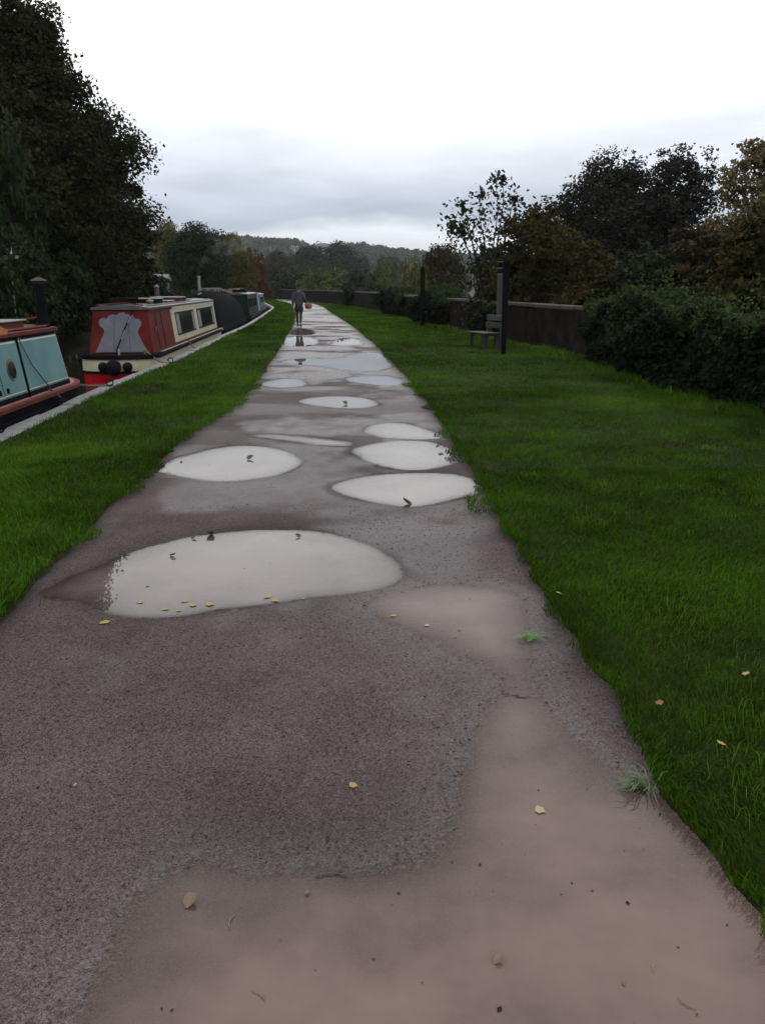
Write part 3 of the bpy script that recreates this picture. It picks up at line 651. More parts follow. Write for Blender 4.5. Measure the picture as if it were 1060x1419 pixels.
tree('broadleaf_tree', 'round2', 320, 329, 88, 62, .3, 'lf_yellow', 'yellowing tree just right of the round dark tree above the moored boats', rz=1.3)
tree('broadleaf_tree', 'round2', 232, 313, 110, 50, .3, 'lf_yellow', 'yellow green treetop showing between the dark left trees and the round tree', rz=2.3)
tree('broadleaf_tree', 'bush1', 352, 361, 112, 46, -1.5, 'lf_red', 'small rust red tree in front of the wooded hill, above the boat roofs', rz=.3)
tree('broadleaf_tree', 'round1', 388, 353, 250, 72, -3.6, 'lf_olive', 'olive brown tree behind the walking person and left of the dark twin trees', rz=2.2)
tree('broadleaf_tree', 'round2', 428, 345, 300, 62, -3.6, 'lf_dark', 'darker left one of the two trees right of the walker, before the hill', rz=.9)
tree('broadleaf_tree', 'round1', 472, 341, 316, 92, -3.6, 'lf_green', 'broad green tree in the middle distance, right one of the dark pair before the hill', rz=2.9)
tree('conifer_tree', 'cone1', 507, 360, 300, 30, -3.6, 'lf_dark', 'dark pointed conifer next to the broad green tree, beyond the wall', rz=.9)
tree('conifer_tree', 'cone1', 565, 366, 280, 17, -3.6, 'lf_dark', 'left one of the two slim dark conifers left of the far black post', rz=1.9)
tree('conifer_tree', 'cone1', 575, 361, 284, 18, -3.6, 'lf_dark', 'taller right one of the two slim dark conifers beside the far black post', rz=2.9)
tree('broadleaf_tree', 'round2', 538, 359, 340, 48, -3.6, 'lf_olive', 'brown green rounded tree between the pointed conifer and the slim conifers', rz=.1)
tree('broadleaf_tree', 'bush2', 530, 377, 110, 52, -2.5, 'lf_lime', 'pale yellow green bush behind the wall below the brown rounded tree', rz=.1)
tree('broadleaf_tree', 'bush1', 455, 383, 118, 100, -2.5, 'lf_lime', 'low green bush behind the far wall, right of the walking person', rz=1.1)
tree('broadleaf_tree', 'bush2', 395, 386, 128, 80, -2.5, 'lf_green', 'low dark green bush behind the far wall where the path bends left', rz=2.1)
tree('broadleaf_tree', 'bush1', 500, 388, 100, 70, -2.5, 'lf_green', 'low bush behind the wall under the pointed conifer', rz=.7)
tree('broadleaf_tree', 'round2', 614, 348, 62, 84, -2.5, 'lf_olive', 'rounded olive brown tree behind the wall just right of the far black post', rz=.5, bark='bark')
tree('broadleaf_tree', 'bush2', 575, 384, 58, 60, -2.5, 'lf_lime', 'small green bush behind the wall at the foot of the far black post', rz=2.5)

# right-hand side, behind the wall
tree('broadleaf_tree', dict(nlobe=52, nleaf=120000, leaf=.125, base=.02, flat=.8, prof='block', lobe=.30, spread=.15), 858, 224, 42, 270, -3, 'lf_plum', 'large dark rounded tree against the sky on the right', rz=.6, tr=.25)
tree('broadleaf_tree', dict(nlobe=30, nleaf=32000, leaf=.12, base=.25, flat=.9, prof='round', lobe=.36, spread=.17), 948, 205, 40, 165, -3, 'lf_plum', 'ragged dark treetop sticking up right of the large rounded tree', rz=1.6, tr=.12)
tree('broadleaf_tree', dict(nlobe=40, nleaf=26000, leaf=.115, base=.05, flat=1.0, prof='egg', lobe=.30, spread=.2), 745, 285, 31, 150, -1.8, 'lf_brown', 'loose brown and yellow leaved tree behind the wall, right of the bench', rz=.2, tr=.07)
tree('broadleaf_tree', dict(nlobe=34, nleaf=16000, leaf=.11, base=.05, flat=1.0, prof='egg', lobe=.30, spread=.22), 822, 330, 29, 110, -1.8, 'lf_brown', 'rust tinged leafy tree in front of the large dark rounded tree', rz=3.2, tr=.06)
tree('broadleaf_tree', dict(nlobe=30, nleaf=16000, leaf=.12, base=.05, flat=1.0, prof='egg', lobe=.32, spread=.2), 695, 335, 35, 110, -1.8, 'lf_dark', 'dark green shrubby tree behind the wall at the bench', rz=4.2, tr=.06)
tree('broadleaf_tree', dict(nlobe=36, nleaf=24000, leaf=.12, base=.2, flat=.9, prof='round', lobe=.28, spread=.26), 1085, 185, 29, 185, -1.5, 'lf_gold', 'golden leaved tree with thin outer twigs at the right picture edge', rz=.4, tr=.10)
tree('broadleaf_tree', dict(nlobe=36, nleaf=32000, leaf=.12, base=.03, flat=.8, prof='round', lobe=.34, spread=.18), 990, 315, 27, 170, -1.5, 'lf_olive', 'brown leaved tree behind the ivy, left of and below the golden tree', rz=2.4, tr=.10)
tree('broadleaf_tree', dict(nlobe=34, nleaf=26000, leaf=.10, base=.05, flat=.9, prof='egg', lobe=.32, spread=.2), 1055, 300, 22, 150, -1.2, 'lf_brown', 'brown and yellow shrubby tree over the ivy at the right picture edge', rz=1.4, tr=.07)
tree('broadleaf_tree', dict(nlobe=24, nleaf=14000, leaf=.11, base=.05, flat=.9, prof='egg', lobe=.36, spread=.18), 905, 345, 27, 160, -1.2, 'lf_dark', 'dark shrub between the ivy covered wall and the large dark tree', rz=1.4, tr=.05)

# sparse sapling with upright leaders
sap = empty('sapling', P(672, 440, 33)*1.0, label='thin sapling with sparse leaves on upright twigs against the sky by the bench', cat='tree'); sap.location.z = -1.2
mb = MB(); Cs = []
lead = [((672,440),(683,345),(690,290),(686,246)), ((672,440),(672,340),(664,300),(666,268)), ((680,400),(700,330),(708,290),(713,274)), ((672,430),(650,350),(636,320),(624,311)),
        ((672,420),(655,340),(648,305),(641,283)), ((680,400),(690,330),(697,285),(697,248)), ((676,420),(668,350),(655,330),(640,318))]
for ln_ in lead:
    pts = [P(px, py, 33+random.uniform(-.4, .4))-sap.location for px, py in ln_]
    if ln_[0] == (672,440): pts.insert(0, Vector((0, 0, 0)))
    mb.tube(pts, [.035-.028*i/(len(pts)-1) for i in range(len(pts))], 6)
    for k in range(len(pts)-1):
        nk = 55 if k < len(pts)-2 else 60
        for _ in range(nk):
            u = random.random(); p = pts[k].lerp(pts[k+1], u); sp_ = .55*(1-(k+u)/len(pts))+.13
            if k == 0: sp_ = .8
            Cs.append(p+Vector((random.gauss(0, sp_), random.gauss(0, sp_), random.gauss(0, sp_*.5))))
        if k >= len(pts)-2:
            for _ in range(35): Cs.append(pts[k+1]+Vector((random.gauss(0, .09), random.gauss(0, .09), random.gauss(-.02, .12))))
mb.build('stem', M['bark'], sap, True)
Vv, Ff = leaf_arrays(np.array([tuple(c) for c in Cs]), .13, .3); me = npmesh('foliage', Vv, Ff, M['lf_dark'], False, {'tint': ('FACE', rng.random(len(Ff)))}); link('foliage', me, sap)

# ivy on the wall
def ivy(name, y0, y1, n, hfun, label, thick=.42, leaf=.085, topfrac=.40, mat='lf_ivy'):
    root = empty(name, (float(XW((y0+y1)/2)), (y0+y1)/2, 0), label=label, cat='ivy')
    yv = y0+(y1-y0)*rng.random(n); h = hfun(yv)*(.86+.5*(fbm(yv*2.3+4, yv*0, 3)-.3)); u = rng.random(n)
    edge_t = np.clip(np.minimum(yv-y0, y1-yv)/1.2+.9*(fbm(yv*2, u*4, 2)-.5), .05, 1)**.8
    z = h*u**.85; lump = fbm(yv*1.1, z*1.3+3, 3)
    bul = thick*(.25+.75*np.sin(np.clip(u*.9+.1, 0, 1)*2.7))*edge_t*np.clip(2.6*lump-.45, .05, 1.8)
    x = XW(yv)-bul*(.55+.45*rng.random(n)**.5)-.02+rng.normal(0, .03, n)
    ntop = int(n*topfrac); xt = rng.random(ntop)
    C1 = np.stack([x, yv+rng.normal(0, .08, n), z], -1); y2 = y0-.2+(y1-y0+.4)*rng.random(ntop)
    bump = fbm(y2*1.6, xt*2.5, 4); shoot = np.where(rng.random(ntop) < .07, rng.random(ntop)*.42*np.clip(3*vnoise(y2*3.5, xt*3)-1, 0, 2), 0)
    C2 = np.stack([XW(y2)-.5*thick+xt*1.2, y2, hfun(y2)*(.72+.55*bump)+rng.normal(0, .06, ntop)-.25*np.abs(xt-.4)+shoot], -1)
    for C, mt, nm in ((C1, mat, 'ivy_face'), (C2, 'lf_ivylit', 'ivy_top')):
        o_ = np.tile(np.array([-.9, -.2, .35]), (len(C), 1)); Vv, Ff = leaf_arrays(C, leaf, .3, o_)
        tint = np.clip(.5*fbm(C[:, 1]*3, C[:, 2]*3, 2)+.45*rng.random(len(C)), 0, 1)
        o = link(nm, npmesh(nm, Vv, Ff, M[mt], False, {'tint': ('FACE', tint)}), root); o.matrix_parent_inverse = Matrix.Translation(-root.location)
    for _ in range(5):
        yy_ = random.uniform(y0, y1); o = MB().tube([(float(XW(yy_))-.06, yy_, 0), (float(XW(yy_))-.08, yy_+random.uniform(-.2,.2), .5), (float(XW(yy_))-.05, yy_+random.uniform(-.4,.4), .95)], [.03,.02,.012], 6).build('stem', M['bark'], root, True)
        o.matrix_parent_inverse = Matrix.Translation(-root.location)
    return root
ivy('ivy_hedge', 12.3, 20.9, 62000, lambda y: 1.06+.28*np.exp(-((y-17.5)/2.6)**2)+.15*fbm(y*1.2, y*0, 3), 'dense dark ivy smothering the wall on the right, top leaves tinted as if lit', .62, .068)
ivy('ivy_clump', 37.6, 43, 9000, lambda y: 1.15+.45*np.exp(-((y-40)/1.2)**2), 'green ivy bulging over the wall between the far black post and the bench', .9, .105)
ivy('ivy_clump', 51, 57.5, 7000, lambda y: 1.15+.45*np.exp(-((y-54)/1.5)**2), 'dark ivy clump on the wall left of the far black post', 1.0, .12)
ivy('ivy_clump', 30.2, 33.2, 4200, lambda y: 1.05+.15*np.exp(-((y-31.7)/1.2)**2), 'low straggling ivy clump on the wall just left of the bench', .5, .09)
ivy('ivy_trail', 9.2, 12.7, 2600, lambda y: 1.12+.12*np.sin(y*2.2), 'thin ivy trailing over the dark wall top at the right picture edge', .22, .07, .9)
ivy('ivy_clump', 77, 80, 1500, lambda y: 1.2+.4*np.exp(-((y-78)/1.0)**2), 'small distant ivy clump on the wall where the wall starts to bend left', .7, .18)
# rank growth at the foot of the ivy wall
def low_stuff(name, n, fx, y0, y1, h, leaf, mat):
    yv = y0+(y1-y0)*rng.random(n); xv = fx(yv, rng.random(n)); zb = h*rng.random(n)**1.6*(.3+1.2*fbm(xv*.7, yv*.7, 3))
    return np.stack([xv, yv, zb], -1)
C = low_stuff('x', 16000, lambda y, u: XC(y)-CW+.2-9*u**1.6, 14, 70, 1.1, .14, None); C[:, 2] += .1+.9*np.clip((XC(C[:, 1])-CW-C[:, 0])/8, 0, 1)
Vv, Ff = leaf_arrays(C, .17, .4); tag(link('undergrowth', npmesh('undergrowth', Vv, Ff, M['lf_bank'], False, {'tint': ('FACE', rng.random(len(Ff))*.8)})), kind='stuff')
C = low_stuff('x', 15000, lambda y, u: XW(y)+.5+7*u, 14, 75, 1.9, .14, None); C[:, 2] += -.3-.26*(C[:, 0]-XW(C[:, 1]))+.25
Vv, Ff = leaf_arrays(C, .15, .4); tag(link('undergrowth', npmesh('undergrowth', Vv, Ff, M['lf_brown'], False, {'tint': ('FACE', rng.random(len(Ff)))})), kind='stuff')

# wooded hill
nt_ = 5200; hx = rng.uniform(-420, 420, nt_); hy = 380+760*rng.random(nt_)**.75; hz = hill_h(hx, hy)
pxs = 530+hx/hy*1204; pys = 397-(hz+6-1.7)/hy*1204; keep = (np.abs(hx) < .42*hy) & ~((pxs > 402) & (pxs < 488) & (pys > 338) & (pys < 353) & (rng.random(nt_) < .93)); hx, hy, hz = hx[keep], hy[keep], hz[keep]
per = 46; n = len(hx); rr_ = 3.0+3.2*rng.random(n); dv = rng.normal(0, 1, (n, per, 3)); dv[..., 2] = np.abs(dv[..., 2])*1.1; dv /= np.linalg.norm(dv, axis=2)[..., None]
C = (np.stack([hx, hy, hz+1.0], -1)[:, None]+dv*rr_[:, None, None]*np.array([1, 1, 1.25])*(.75+.3*rng.random((n, per, 1)))).reshape(-1, 3)
Vv, Ff = leaf_arrays(C, 2.3, .4, dv.reshape(-1, 3)); tt = np.clip(np.repeat(rng.random(n)*.85, per)+.15*rng.random(n*per), 0, 1)
tag(link('far_wood', npmesh('far_wood', Vv, Ff, M['lf_hill'], False, {'tint': ('FACE', tt)})), kind='stuff')
# valley trees between wall and hill
nv = 420; vx = rng.uniform(-130, 200, nv); vy = 190+200*rng.random(nv); per = 90; rr_ = 2.6+2.4*rng.random(nv); dv = rng.normal(0, 1, (nv, per, 3)); dv[..., 2] = np.abs(dv[..., 2]); dv /= np.linalg.norm(dv, axis=2)[..., None]
C = (np.stack([vx, vy, 0*vx-2.8], -1)[:, None]+dv*rr_[:, None, None]*np.array([1, 1, 1.5])*(.7+.35*rng.random((nv, per, 1)))).reshape(-1, 3)
Vv, Ff = leaf_arrays(C, 1.1, .4, dv.reshape(-1, 3)); tt = np.clip(np.repeat(rng.random(nv)*.85, per)+.15*rng.random(nv*per), 0, 1)
tag(link('valley_wood', npmesh('valley_wood', Vv, Ff, M['lf_green'], False, {'tint': ('FACE', tt)})), kind='stuff')

# ------------------------------------------------------------------ houses on the hill, church, cottage
def house(name, p, wid, dep_, h, rz, mat, label, nwin=3, group=None, floors=2):
    r = empty(name, p, rz, label=label, cat='house', group=group)
    MB().box((0, 0, h/2-2), (wid, dep_, h+4)).build('wall', M[mat], r)
    hw, hd, rh = wid/2+.3, dep_/2+.4, dep_*.38
    mb = MB(); mb.add([(-hw,-hd,h),(hw,-hd,h),(hw,hd,h),(-hw,hd,h),(-hw,0,h+rh),(hw,0,h+rh)], [(0,1,5,4),(3,4,5,2),(0,4,3),(1,2,5),(0,3,2,1)]); rf = mb.build('roof', M['slate'], r)
    for sx in (-1, 1) if floors > 1 else (): MB().box((sx*wid*.38, 0, h+rh+.3), (.8, .8, 2.0)).build('chimney', M[mat], rf)
    for f in range(floors):
        for k in range(nwin):
            MB().box((-wid/2+wid*(k+.5)/nwin, -dep_/2-.02, h*(.28+.45*f)), (1.1, .12, 1.5)).build('window', M['winglass'], r)
    return r
HL = [(412,352,640),(424,347,650),(436,345,655),(447,343,660),(458,344,662),(468,345,668),(475,347,660),(455,350,640)]
HN = ['leftmost pale house on the wooded hill', 'second pale house from the left of the hill row', 'third pale house from the left of the hill row', 'pale house at the middle of the hill row',
      'pale house right of the middle of the hill row', 'second pale house from the right of the hill row', 'rightmost pale house of the hill row', 'single pale house below the hill row']
for k, ((px, py, Yd), lb) in enumerate(zip(HL, HN)):
    Yd = next((q for q in range(430, 1150, 4) if P(px, py+3, q).z < hill_h(np.array([P(px, py+3, q).x]), np.array([float(q)]))[0]+5.0), 800)
    p = P(px, py+2, Yd); sc_ = Yd/650; house('house', p, 5.4*sc_, 5*sc_, 2.2*sc_, .12*math.sin(k*2.1), 'house', lb, 2, 'pale houses on the hill', 1)
p = P(578, 378, 230); house('house', (p.x, p.y, -3.6), 4.4, 4, p.z+2.6, .3, 'houseorange', 'orange brick house showing beside the slim conifers', 2)
p = P(631, 384, 95); house('house', (p.x, p.y, -3.6), 4, 4, 3.6, -.4, 'spire', 'grey slate roof glimpsed between the trees behind the far wall', 2)
ch = P(561, 372, 400); c = empty('church_tower', (ch.x, ch.y, -3.6), .2, label='slim grey church spire beyond the slim conifers', cat='church')
MB().box((0, 0, 6.5), (2.4, 2.4, 13)).build('tower', M['spire'], c); MB().lathe((0, 0, 13), [(1.2, 0), (.6, 2.4), (.06, 5.6)], 8).build('spire', M['spire'], c)
for s_ in (-1, 1): MB().box((s_*1.0, -1.0, 13.6), (.3, .3, 1.2), taper=.3).build('pinnacle', M['spire'], c)

# ------------------------------------------------------------------ narrowboats
def outline(L_, W, a, b, off=0.0, n=12, pa=2.2, pb=1.7):
    """plan of a hull: y from 0 (near end, rounded over a) to L_ (far end, drawn in over b); off = outward offset"""
    pts = []
    for i in range(n+1):
        q = i/n*math.pi/2; pts.append((W/2*math.sin(q)**(2/pa), a-a*math.cos(q)**(2/pa)))
    for i in range(n+1):
        q = i/n*math.pi/2; pts.append((W/2*math.cos(q)**(2/pb), L_-b+b*math.sin(q)**(2/pb)))
    right = pts; left = [(-x, y) for x, y in reversed(pts) if x > 1e-6]
    o = right+left
    cxy = L_/2
    if off: o = [(x+(off if x > 1e-6 else (-off if x < -1e-6 else 0)), y+(off if y > cxy else -off)*(1-min(1, abs(x)/(W/2)))) for x, y in o]
    return o
def ring(o0, z0, o1, z1, cap=True, sheer=None):
    n = len(o0); sh = sheer or (lambda y: 0)
    vs = [(x, y, z0+sh(y)) for x, y in o0]+[(x, y, z1+sh(y)) for x, y in o1]
    fs = [(i, (i+1) % n, n+(i+1) % n, n+i) for i in range(n)]
    mb = MB(); mb.add(vs, fs+([tuple(range(n))[::-1], tuple(range(n, 2*n))] if cap else [])); return mb
class Boat:
    def __init__(s, name, yn, L_, label, W=2.02, gap=.12, a=.9, b=1.8, pa=2.2, pb=1.7, extra=0.0):
        am = tang(XC, yn+L_*.4, L_*.35)+extra; s.L = L_; s.W = W; s.a, s.b, s.pa, s.pb = a, b, pa, pb
        # keep the hull clear of the stone edge along its whole length
        vals = []
        for f_ in (0.06, .3, .5, .75, .92):
            yy = yn+L_*f_; vals.append(float(XC(yy))-math.tan(am)*(yy-yn))
        x0 = min(vals)-(gap+W/2)
        s.root = empty(name, (x0, yn, ZW), -am, label=label, cat='narrowboat', group='narrowboats moored along the canal edge')
    def o(s, off=0.0): return outline(s.L, s.W, s.a, s.b, off, pa=s.pa, pb=s.pb)
    def hull(s, bands, sheer=None):
        for nm, z0, z1, off0, off1, mt in bands: ring(s.o(off0), z0, s.o(off1), z1, True, sheer).build(nm, M[mt], s.root)
    def cabin(s, y0, y1, z0, z1, wb, wt, rake0=.1, rake1=.1, mat='red', name='cabin'):
        s.c = (y0, y1, z0, z1, wb/2, wt/2, rake0, rake1)
        MB().hexa([(-wb/2,y0,z0),(wb/2,y0,z0),(wb/2,y1,z0),(-wb/2,y1,z0),(-wt/2,y0+rake0,z1),(wt/2,y0+rake0,z1),(wt/2,y1-rake1,z1),(-wt/2,y1-rake1,z1)]).build(name, M[mat], s.root)
    def sp(s, y, t, off=0.0, side=1):   # point on the cabin side; y at mid height, t up
        y0, y1, z0, z1, wb, wt, r0, r1 = s.c
        return Vector((side*(wb+(wt-wb)*t+off), y, z0+(z1-z0)*t))
    def panel(s, name, ya, yb, ta, tb, off, mat, parent=None, side=1, th=.02, sk0=0.0, sk1=0.0):
        q = [s.sp(ya, ta, off-th, side), s.sp(yb, ta, off-th, side), s.sp(yb-sk1, tb, off-th, side), s.sp(ya+sk0, tb, off-th, side)]
        return MB().extr(q, Vector((side*th, 0, th*.12))).build(name, M[mat], parent or s.root)
    def window(s, ya, yb, ta, tb, frame='black', split=2, curtain=True):
        fw = .035; ft = fw/(s.c[3]-s.c[2]); mb = MB()
        def bar(a0, a1, b0, b1):
            q = [s.sp(a0, b0, .0), s.sp(a1, b0, .0), s.sp(a1, b1, .0), s.sp(a0, b1, .0)]; mb.extr(q, Vector((.028, 0, .003)))
        bar(ya, yb, ta, ta+ft); bar(ya, yb, tb-ft, tb); bar(ya, ya+fw, ta+ft, tb-ft); bar(yb-fw, yb, ta+ft, tb-ft)
        for k in range(1, split):
            m_ = ya+(yb-ya)*k/split; bar(m_-.012, m_+.012, ta+ft, tb-ft)
        w_ = mb.build('window', M[frame], s.root)
        s.panel('pane', ya+fw, yb-fw, ta+ft, tb-ft, .024, 'darkglass', w_, th=.008)
        if curtain:
            s.panel('curtain', ya+fw+.01, ya+fw+(yb-ya)*.16, ta+ft+.01, tb-ft-.01, .027, 'curtain', w_, th=.003)
            s.panel('curtain', yb-fw-(yb-ya)*.12, yb-fw-.01, ta+ft+.01, tb-ft-.01, .027, 'curtain', w_, th=.003)
        return w_
    def roof(s, over=.05, arch=.06, th=.05, mat='roofgrey'):
        y0, y1, z0, z1, wb, wt, r0, r1 = s.c; n = 8; mb = MB(); a = y0+r0-over; b = y1-r1+over
        top = []; bot = []
        for y_ in (a, b):
            for i in range(n+1):
                x = -1+2*i/n; top.append((x*(wt+over), y_, z1+th+arch*(1-x*x))); bot.append((x*(wt+over), y_, z1+.004))
        m_ = n+1; vs = top+bot; fs = []
        for i in range(n):
            fs += [(i, i+1, m_+i+1, m_+i), (2*m_+i, 3*m_+i, 3*m_+i+1, 2*m_+i+1)]
            fs += [(i, 2*m_+i, 2*m_+i+1, i+1), (m_+i, m_+i+1, 3*m_+i+1, 3*m_+i)]
        fs += [(0, m_, 3*m_, 2*m_), (n, 2*m_+n, 3*m_+n, m_+n)]
        mb.add(vs, fs); s.rz = z1+th; return mb.build('roof', M[mat], s.root)
    def tube(s, name, pts, r, mat, n=8, parent=None): return MB().tube(pts, r, n).build(name, M[mat], parent or s.root, True)
    def box(s, name, c, d, mat, rz=0, taper=1.0, bevel=.008, parent=None): return MB().box(c, d, rz, taper).build(name, M[mat], parent or s.root, bevel=bevel)
    def world(s, p):
        return Matrix.Translation(s.root.location) @ Matrix.Rotation(s.root.rotation_euler.z, 4, 'Z') @ Vector(p)

# --- teal boat, nearest
B = Boat('narrowboat', 4.2, 11.1, 'nearest boat, teal sided with dark red roof and black chimney, cut by left edge', a=.8, b=1.6, pa=2.4, pb=2.0)
B.hull([('hull', -.35, .45, -.03, 0, 'black'), ('rubbing_strake', .45, .52, .025, .025, 'rubber'), ('upper_hull', .52, .64, -.005, -.01, 'black'), ('gunwale', .64, .69, .02, .02, 'roofred'), ('deck', .69, .70, -.07, -.07, 'pinkdeck')])
cy0, cy1 = 1.3, 9.86
B.cabin(cy0, cy1, .70, 1.53, 1.74, 1.50, .1, .16, 'teal')
B.panel('lower_band', cy0+.02, cy1-.01, -.02, .075, .012, 'black', th=.012)
for ya, yb in ((1.4, 4.6), (4.65, 7.93), (8.02, cy1-.09)):
    sk = .12 if yb > 9 else 0
    pn = B.panel('side_panel', ya, yb, .105, .93, .016, 'white', th=.016, sk1=sk)
    B.panel('panel_face', ya+.025, yb-.025, .128, .905, .022, 'teal', pn, th=.02, sk1=sk)
B.panel('upper_band', cy0+.1, cy1-.2, .945, 1.0, .010, 'black', th=.012)
for ya in (6.85, 7.12): B.panel('seam', ya, ya+.012, .13, .90, .026, 'darkgreen', th=.005)
B.roof(.04, .05, .055, 'roofred')
B.tube('handrail', [(.70, cy0+.2, B.rz+.03), (.70, cy1-.35, B.rz+.03)], .018, 'roofred')
# oval porthole
def disc(B, name, yc, tc_, ry, rt, off, mat, parent=None, n=20, th=.02):
    q = [B.sp(yc+ry*math.cos(2*math.pi*i/n), tc_+rt*math.sin(2*math.pi*i/n), off-th) for i in range(n)]
    return MB().extr(q, Vector((th, 0, th*.12))).build(name, M[mat], parent or B.root)
ph = disc(B, 'porthole', 7.55, .50, .15, .17, .034, 'brass'); disc(B, 'pane', 7.55, .50, .122, .137, .040, 'darkglass', ph)
for yc in (6.98, 7.25): B.panel('latch', yc-.02, yc+.02, .16, .24, .045, 'black', th=.02); 
for yc in (7.05,): B.panel('latch', yc-.015, yc+.015, .78, .86, .04, 'black', th=.02)
ck = MB().lathe((.63, 9.56, B.rz-.01), [(.11, 0), (.11, .05), (.08, .07), (.08, .60), (.09, .61), (.09, .66)], 16).build('chimney', M['black'], B.root)
MB().lathe((.63, 9.56, B.rz+.70), [(.05, -.06), (.13, .0), (.02, .055)], 16).build('chimney_cap', M['postgrey'], ck)
hb = B.box('roof_hatch', (.18, 8.5, B.rz+.06), (.75, .9, .12), 'roofred'); B.box('hatch_lid', (.18, 8.5, B.rz+.135), (.82, 1.0, .025), 'lidgrey', parent=hb)
B.tube('roof_hoop', [(.62, 9.62, B.rz-.02), (.66, 9.66, B.rz+.12), (.55, 9.70, B.rz+.15), (.3, 9.70, B.rz+.12), (.2, 9.68, B.rz-.02)], .014, 'roofred', 6)
B.tube('side_pipe', [B.sp(7.97, .0, .03), B.sp(7.97, 1.0, .03)], .016, 'black', 6)
B.tube('cabin_line', [B.sp(8.0, .98, .05), B.sp(8.25, .5, .06), B.sp(8.75, .02, .07)], .010, 'rope', 6)
B.tube('bow_post', [(0, B.L-.8, .69), (0, B.L-.8, .92)], .04, 'black'); B.tube('cleat', [(.45, B.L-1.0, .69), (.45, B.L-1.0, .80), (.45, B.L-.9, .82)], .02, 'steel')
fd = empty('side_fender', B.world((1.06, 8.75, .42)), 0, label='dark fender hanging at the side of the teal boat', cat='fender')
MB().lathe((0, 0, 0), [(.02, -.2), (.085, -.17), (.10, 0), (.085, .14), (.02, .18)], 12).build('fender_body', M['rubber'], fd, True)
MB().tube([(0, 0, .17), (-.06, 0, .26), (-.16, 0, .30)], .012, 6).build('rope', M['rope'], fd)
# orange cover lying on the roof
vs = []; fs = []
import itertools
for i in range(9):
    for j in range(13):
        u = j/12*2*math.pi; v_ = i/8*math.pi/2; k = 1+.16*math.sin(3*u+i)+.10*math.sin(7*u-2*i)
        vs.append((.34*k*math.cos(u)*math.cos(v_)**.7, .55*k*math.sin(u)*math.cos(v_)**.7, .30*math.sin(v_)*(1+.1*math.sin(5*u))))
for i in range(8):
    for j in range(12): fs.append((i*13+j, i*13+j+1, (i+1)*13+j+1, (i+1)*13+j))
mb = MB(); mb.add(vs, fs); oc = mb.build('covered_bundle', M['orange'], None, True); oc.location = B.world((.45, 7.35, B.rz-.01)); tag(oc, 'orange cloth bundle lying on the teal boat roof at the left edge', 'bundle')
BLUE = B

# --- red boat
B = Boat('narrowboat', 19.6, 14.6, 'red and cream boat with a scalloped grey front panel and two long side windows', W=1.74, gap=.12, a=.75, b=2.0, pa=2.6, pb=1.8)
B.hull([('hull', -.35, .30, -.06, -.01, 'brightred'), ('waterline_band', .30, .36, .012, .012, 'black'), ('hull_band', .36, .62, 0, -.01, 'cream'), ('rubbing_strake', .62, .69, .035, .035, 'black'), ('deck', .69, .705, -.02, -.02, 'black')])
cy0, cy1 = .72, 12.9
B.cabin(cy0, cy1, .705, 1.68, 1.46, 1.22, .16, .30, 'red')
def fpt(x, t, off): # on the near bulkhead, x in -1..1 of the half width, t up
    y0, y1, z0, z1, wb, wt, r0, r1 = B.c; hw = wb+(wt-wb)*t
    return Vector((x*hw, y0+r0*t-off, z0+(z1-z0)*t))
shape = [(-.80,.03),(-.70,.22),(-.60,.40),(-.55,.50),(-.60,.58),(-.70,.62),(-.76,.70),(-.73,.79),(-.62,.82),(-.48,.80),(-.42,.87),(-.28,.90),(-.14,.88),(-.02,.93),(.12,.95),(.22,.90),(.34,.90),(.46,.86),(.52,.80),(.66,.79),(.74,.72),(.70,.62),(.62,.56),(.58,.48),(.62,.38),(.72,.20),(.84,.03)]
MB().extr([fpt(x, t_, .004) for x, t_ in shape], (0, -.022, 0)).build('front_panel', M['grey'], B.root)
for x in (-.22, .28): MB().extr([fpt(x-.008, .05, .02), fpt(x+.008, .05, .02), fpt(x+.008, .86, .02), fpt(x-.008, .86, .02)], (0, -.012, 0)).build('panel_seam', M['navy'], B.root)
B.tube('fender_mount', [(0, .02, .50), (0, -.10, .50)], .03, 'black')
for x, rr2, nm in ((0, .17, 'bow_fender'), (-.26, .11, 'side_fender'), (.28, .11, 'side_fender')):
    yq = -.02-rr2*.75 if x == 0 else .05-rr2*.8
    mb = MB(); mb.lathe((0, 0, 0), [(.02*rr2/.17, -rr2*1.1), (rr2*.7, -rr2*.85), (rr2, -rr2*.1), (rr2*.85, rr2*.6), (rr2*.3, rr2*.95)], 14)
    fo = mb.build(nm, M['rubber'], None, True); fo.location = B.world((x, yq, .46)); tag(fo, {0: 'big round black rope fender at the middle of the red boat front', -.26: 'small black fender left of the big round one on the red boat', .28: 'small black fender right of the big round one on the red boat'}[x], 'fender')
B.roof(.045, .06, .05, 'roofgrey')
B.panel('roof_edge', 4.0, cy1-.25, .93, 1.0, .03, 'cream', th=.03)
B.panel('roof_edge', cy0+.2, 3.98, .965, 1.0, .028, 'red', th=.028)
B.panel('window_surround', 3.75, cy1-.28, .06, .93, .014, 'cream', th=.016)
B.window(4.3, 7.6, .22, .84, split=2); B.window(8.3, 12.2, .22, .84, split=3)
B.panel('door_seam', 2.35, 2.37, .04, .93, .010, 'black', th=.010); B.panel('door_seam', 1.62, 1.64, .04, .93, .010, 'black', th=.010)
q = B.sp(1.35, .52, .02); MB().box(q, (.03, .16, .14)).build('painted_emblem', M['navy'], B.root)
B.panel('gunwale_side', cy0+.6, cy1+.6, -.085, .0, .11, 'palegreen', th=.09)
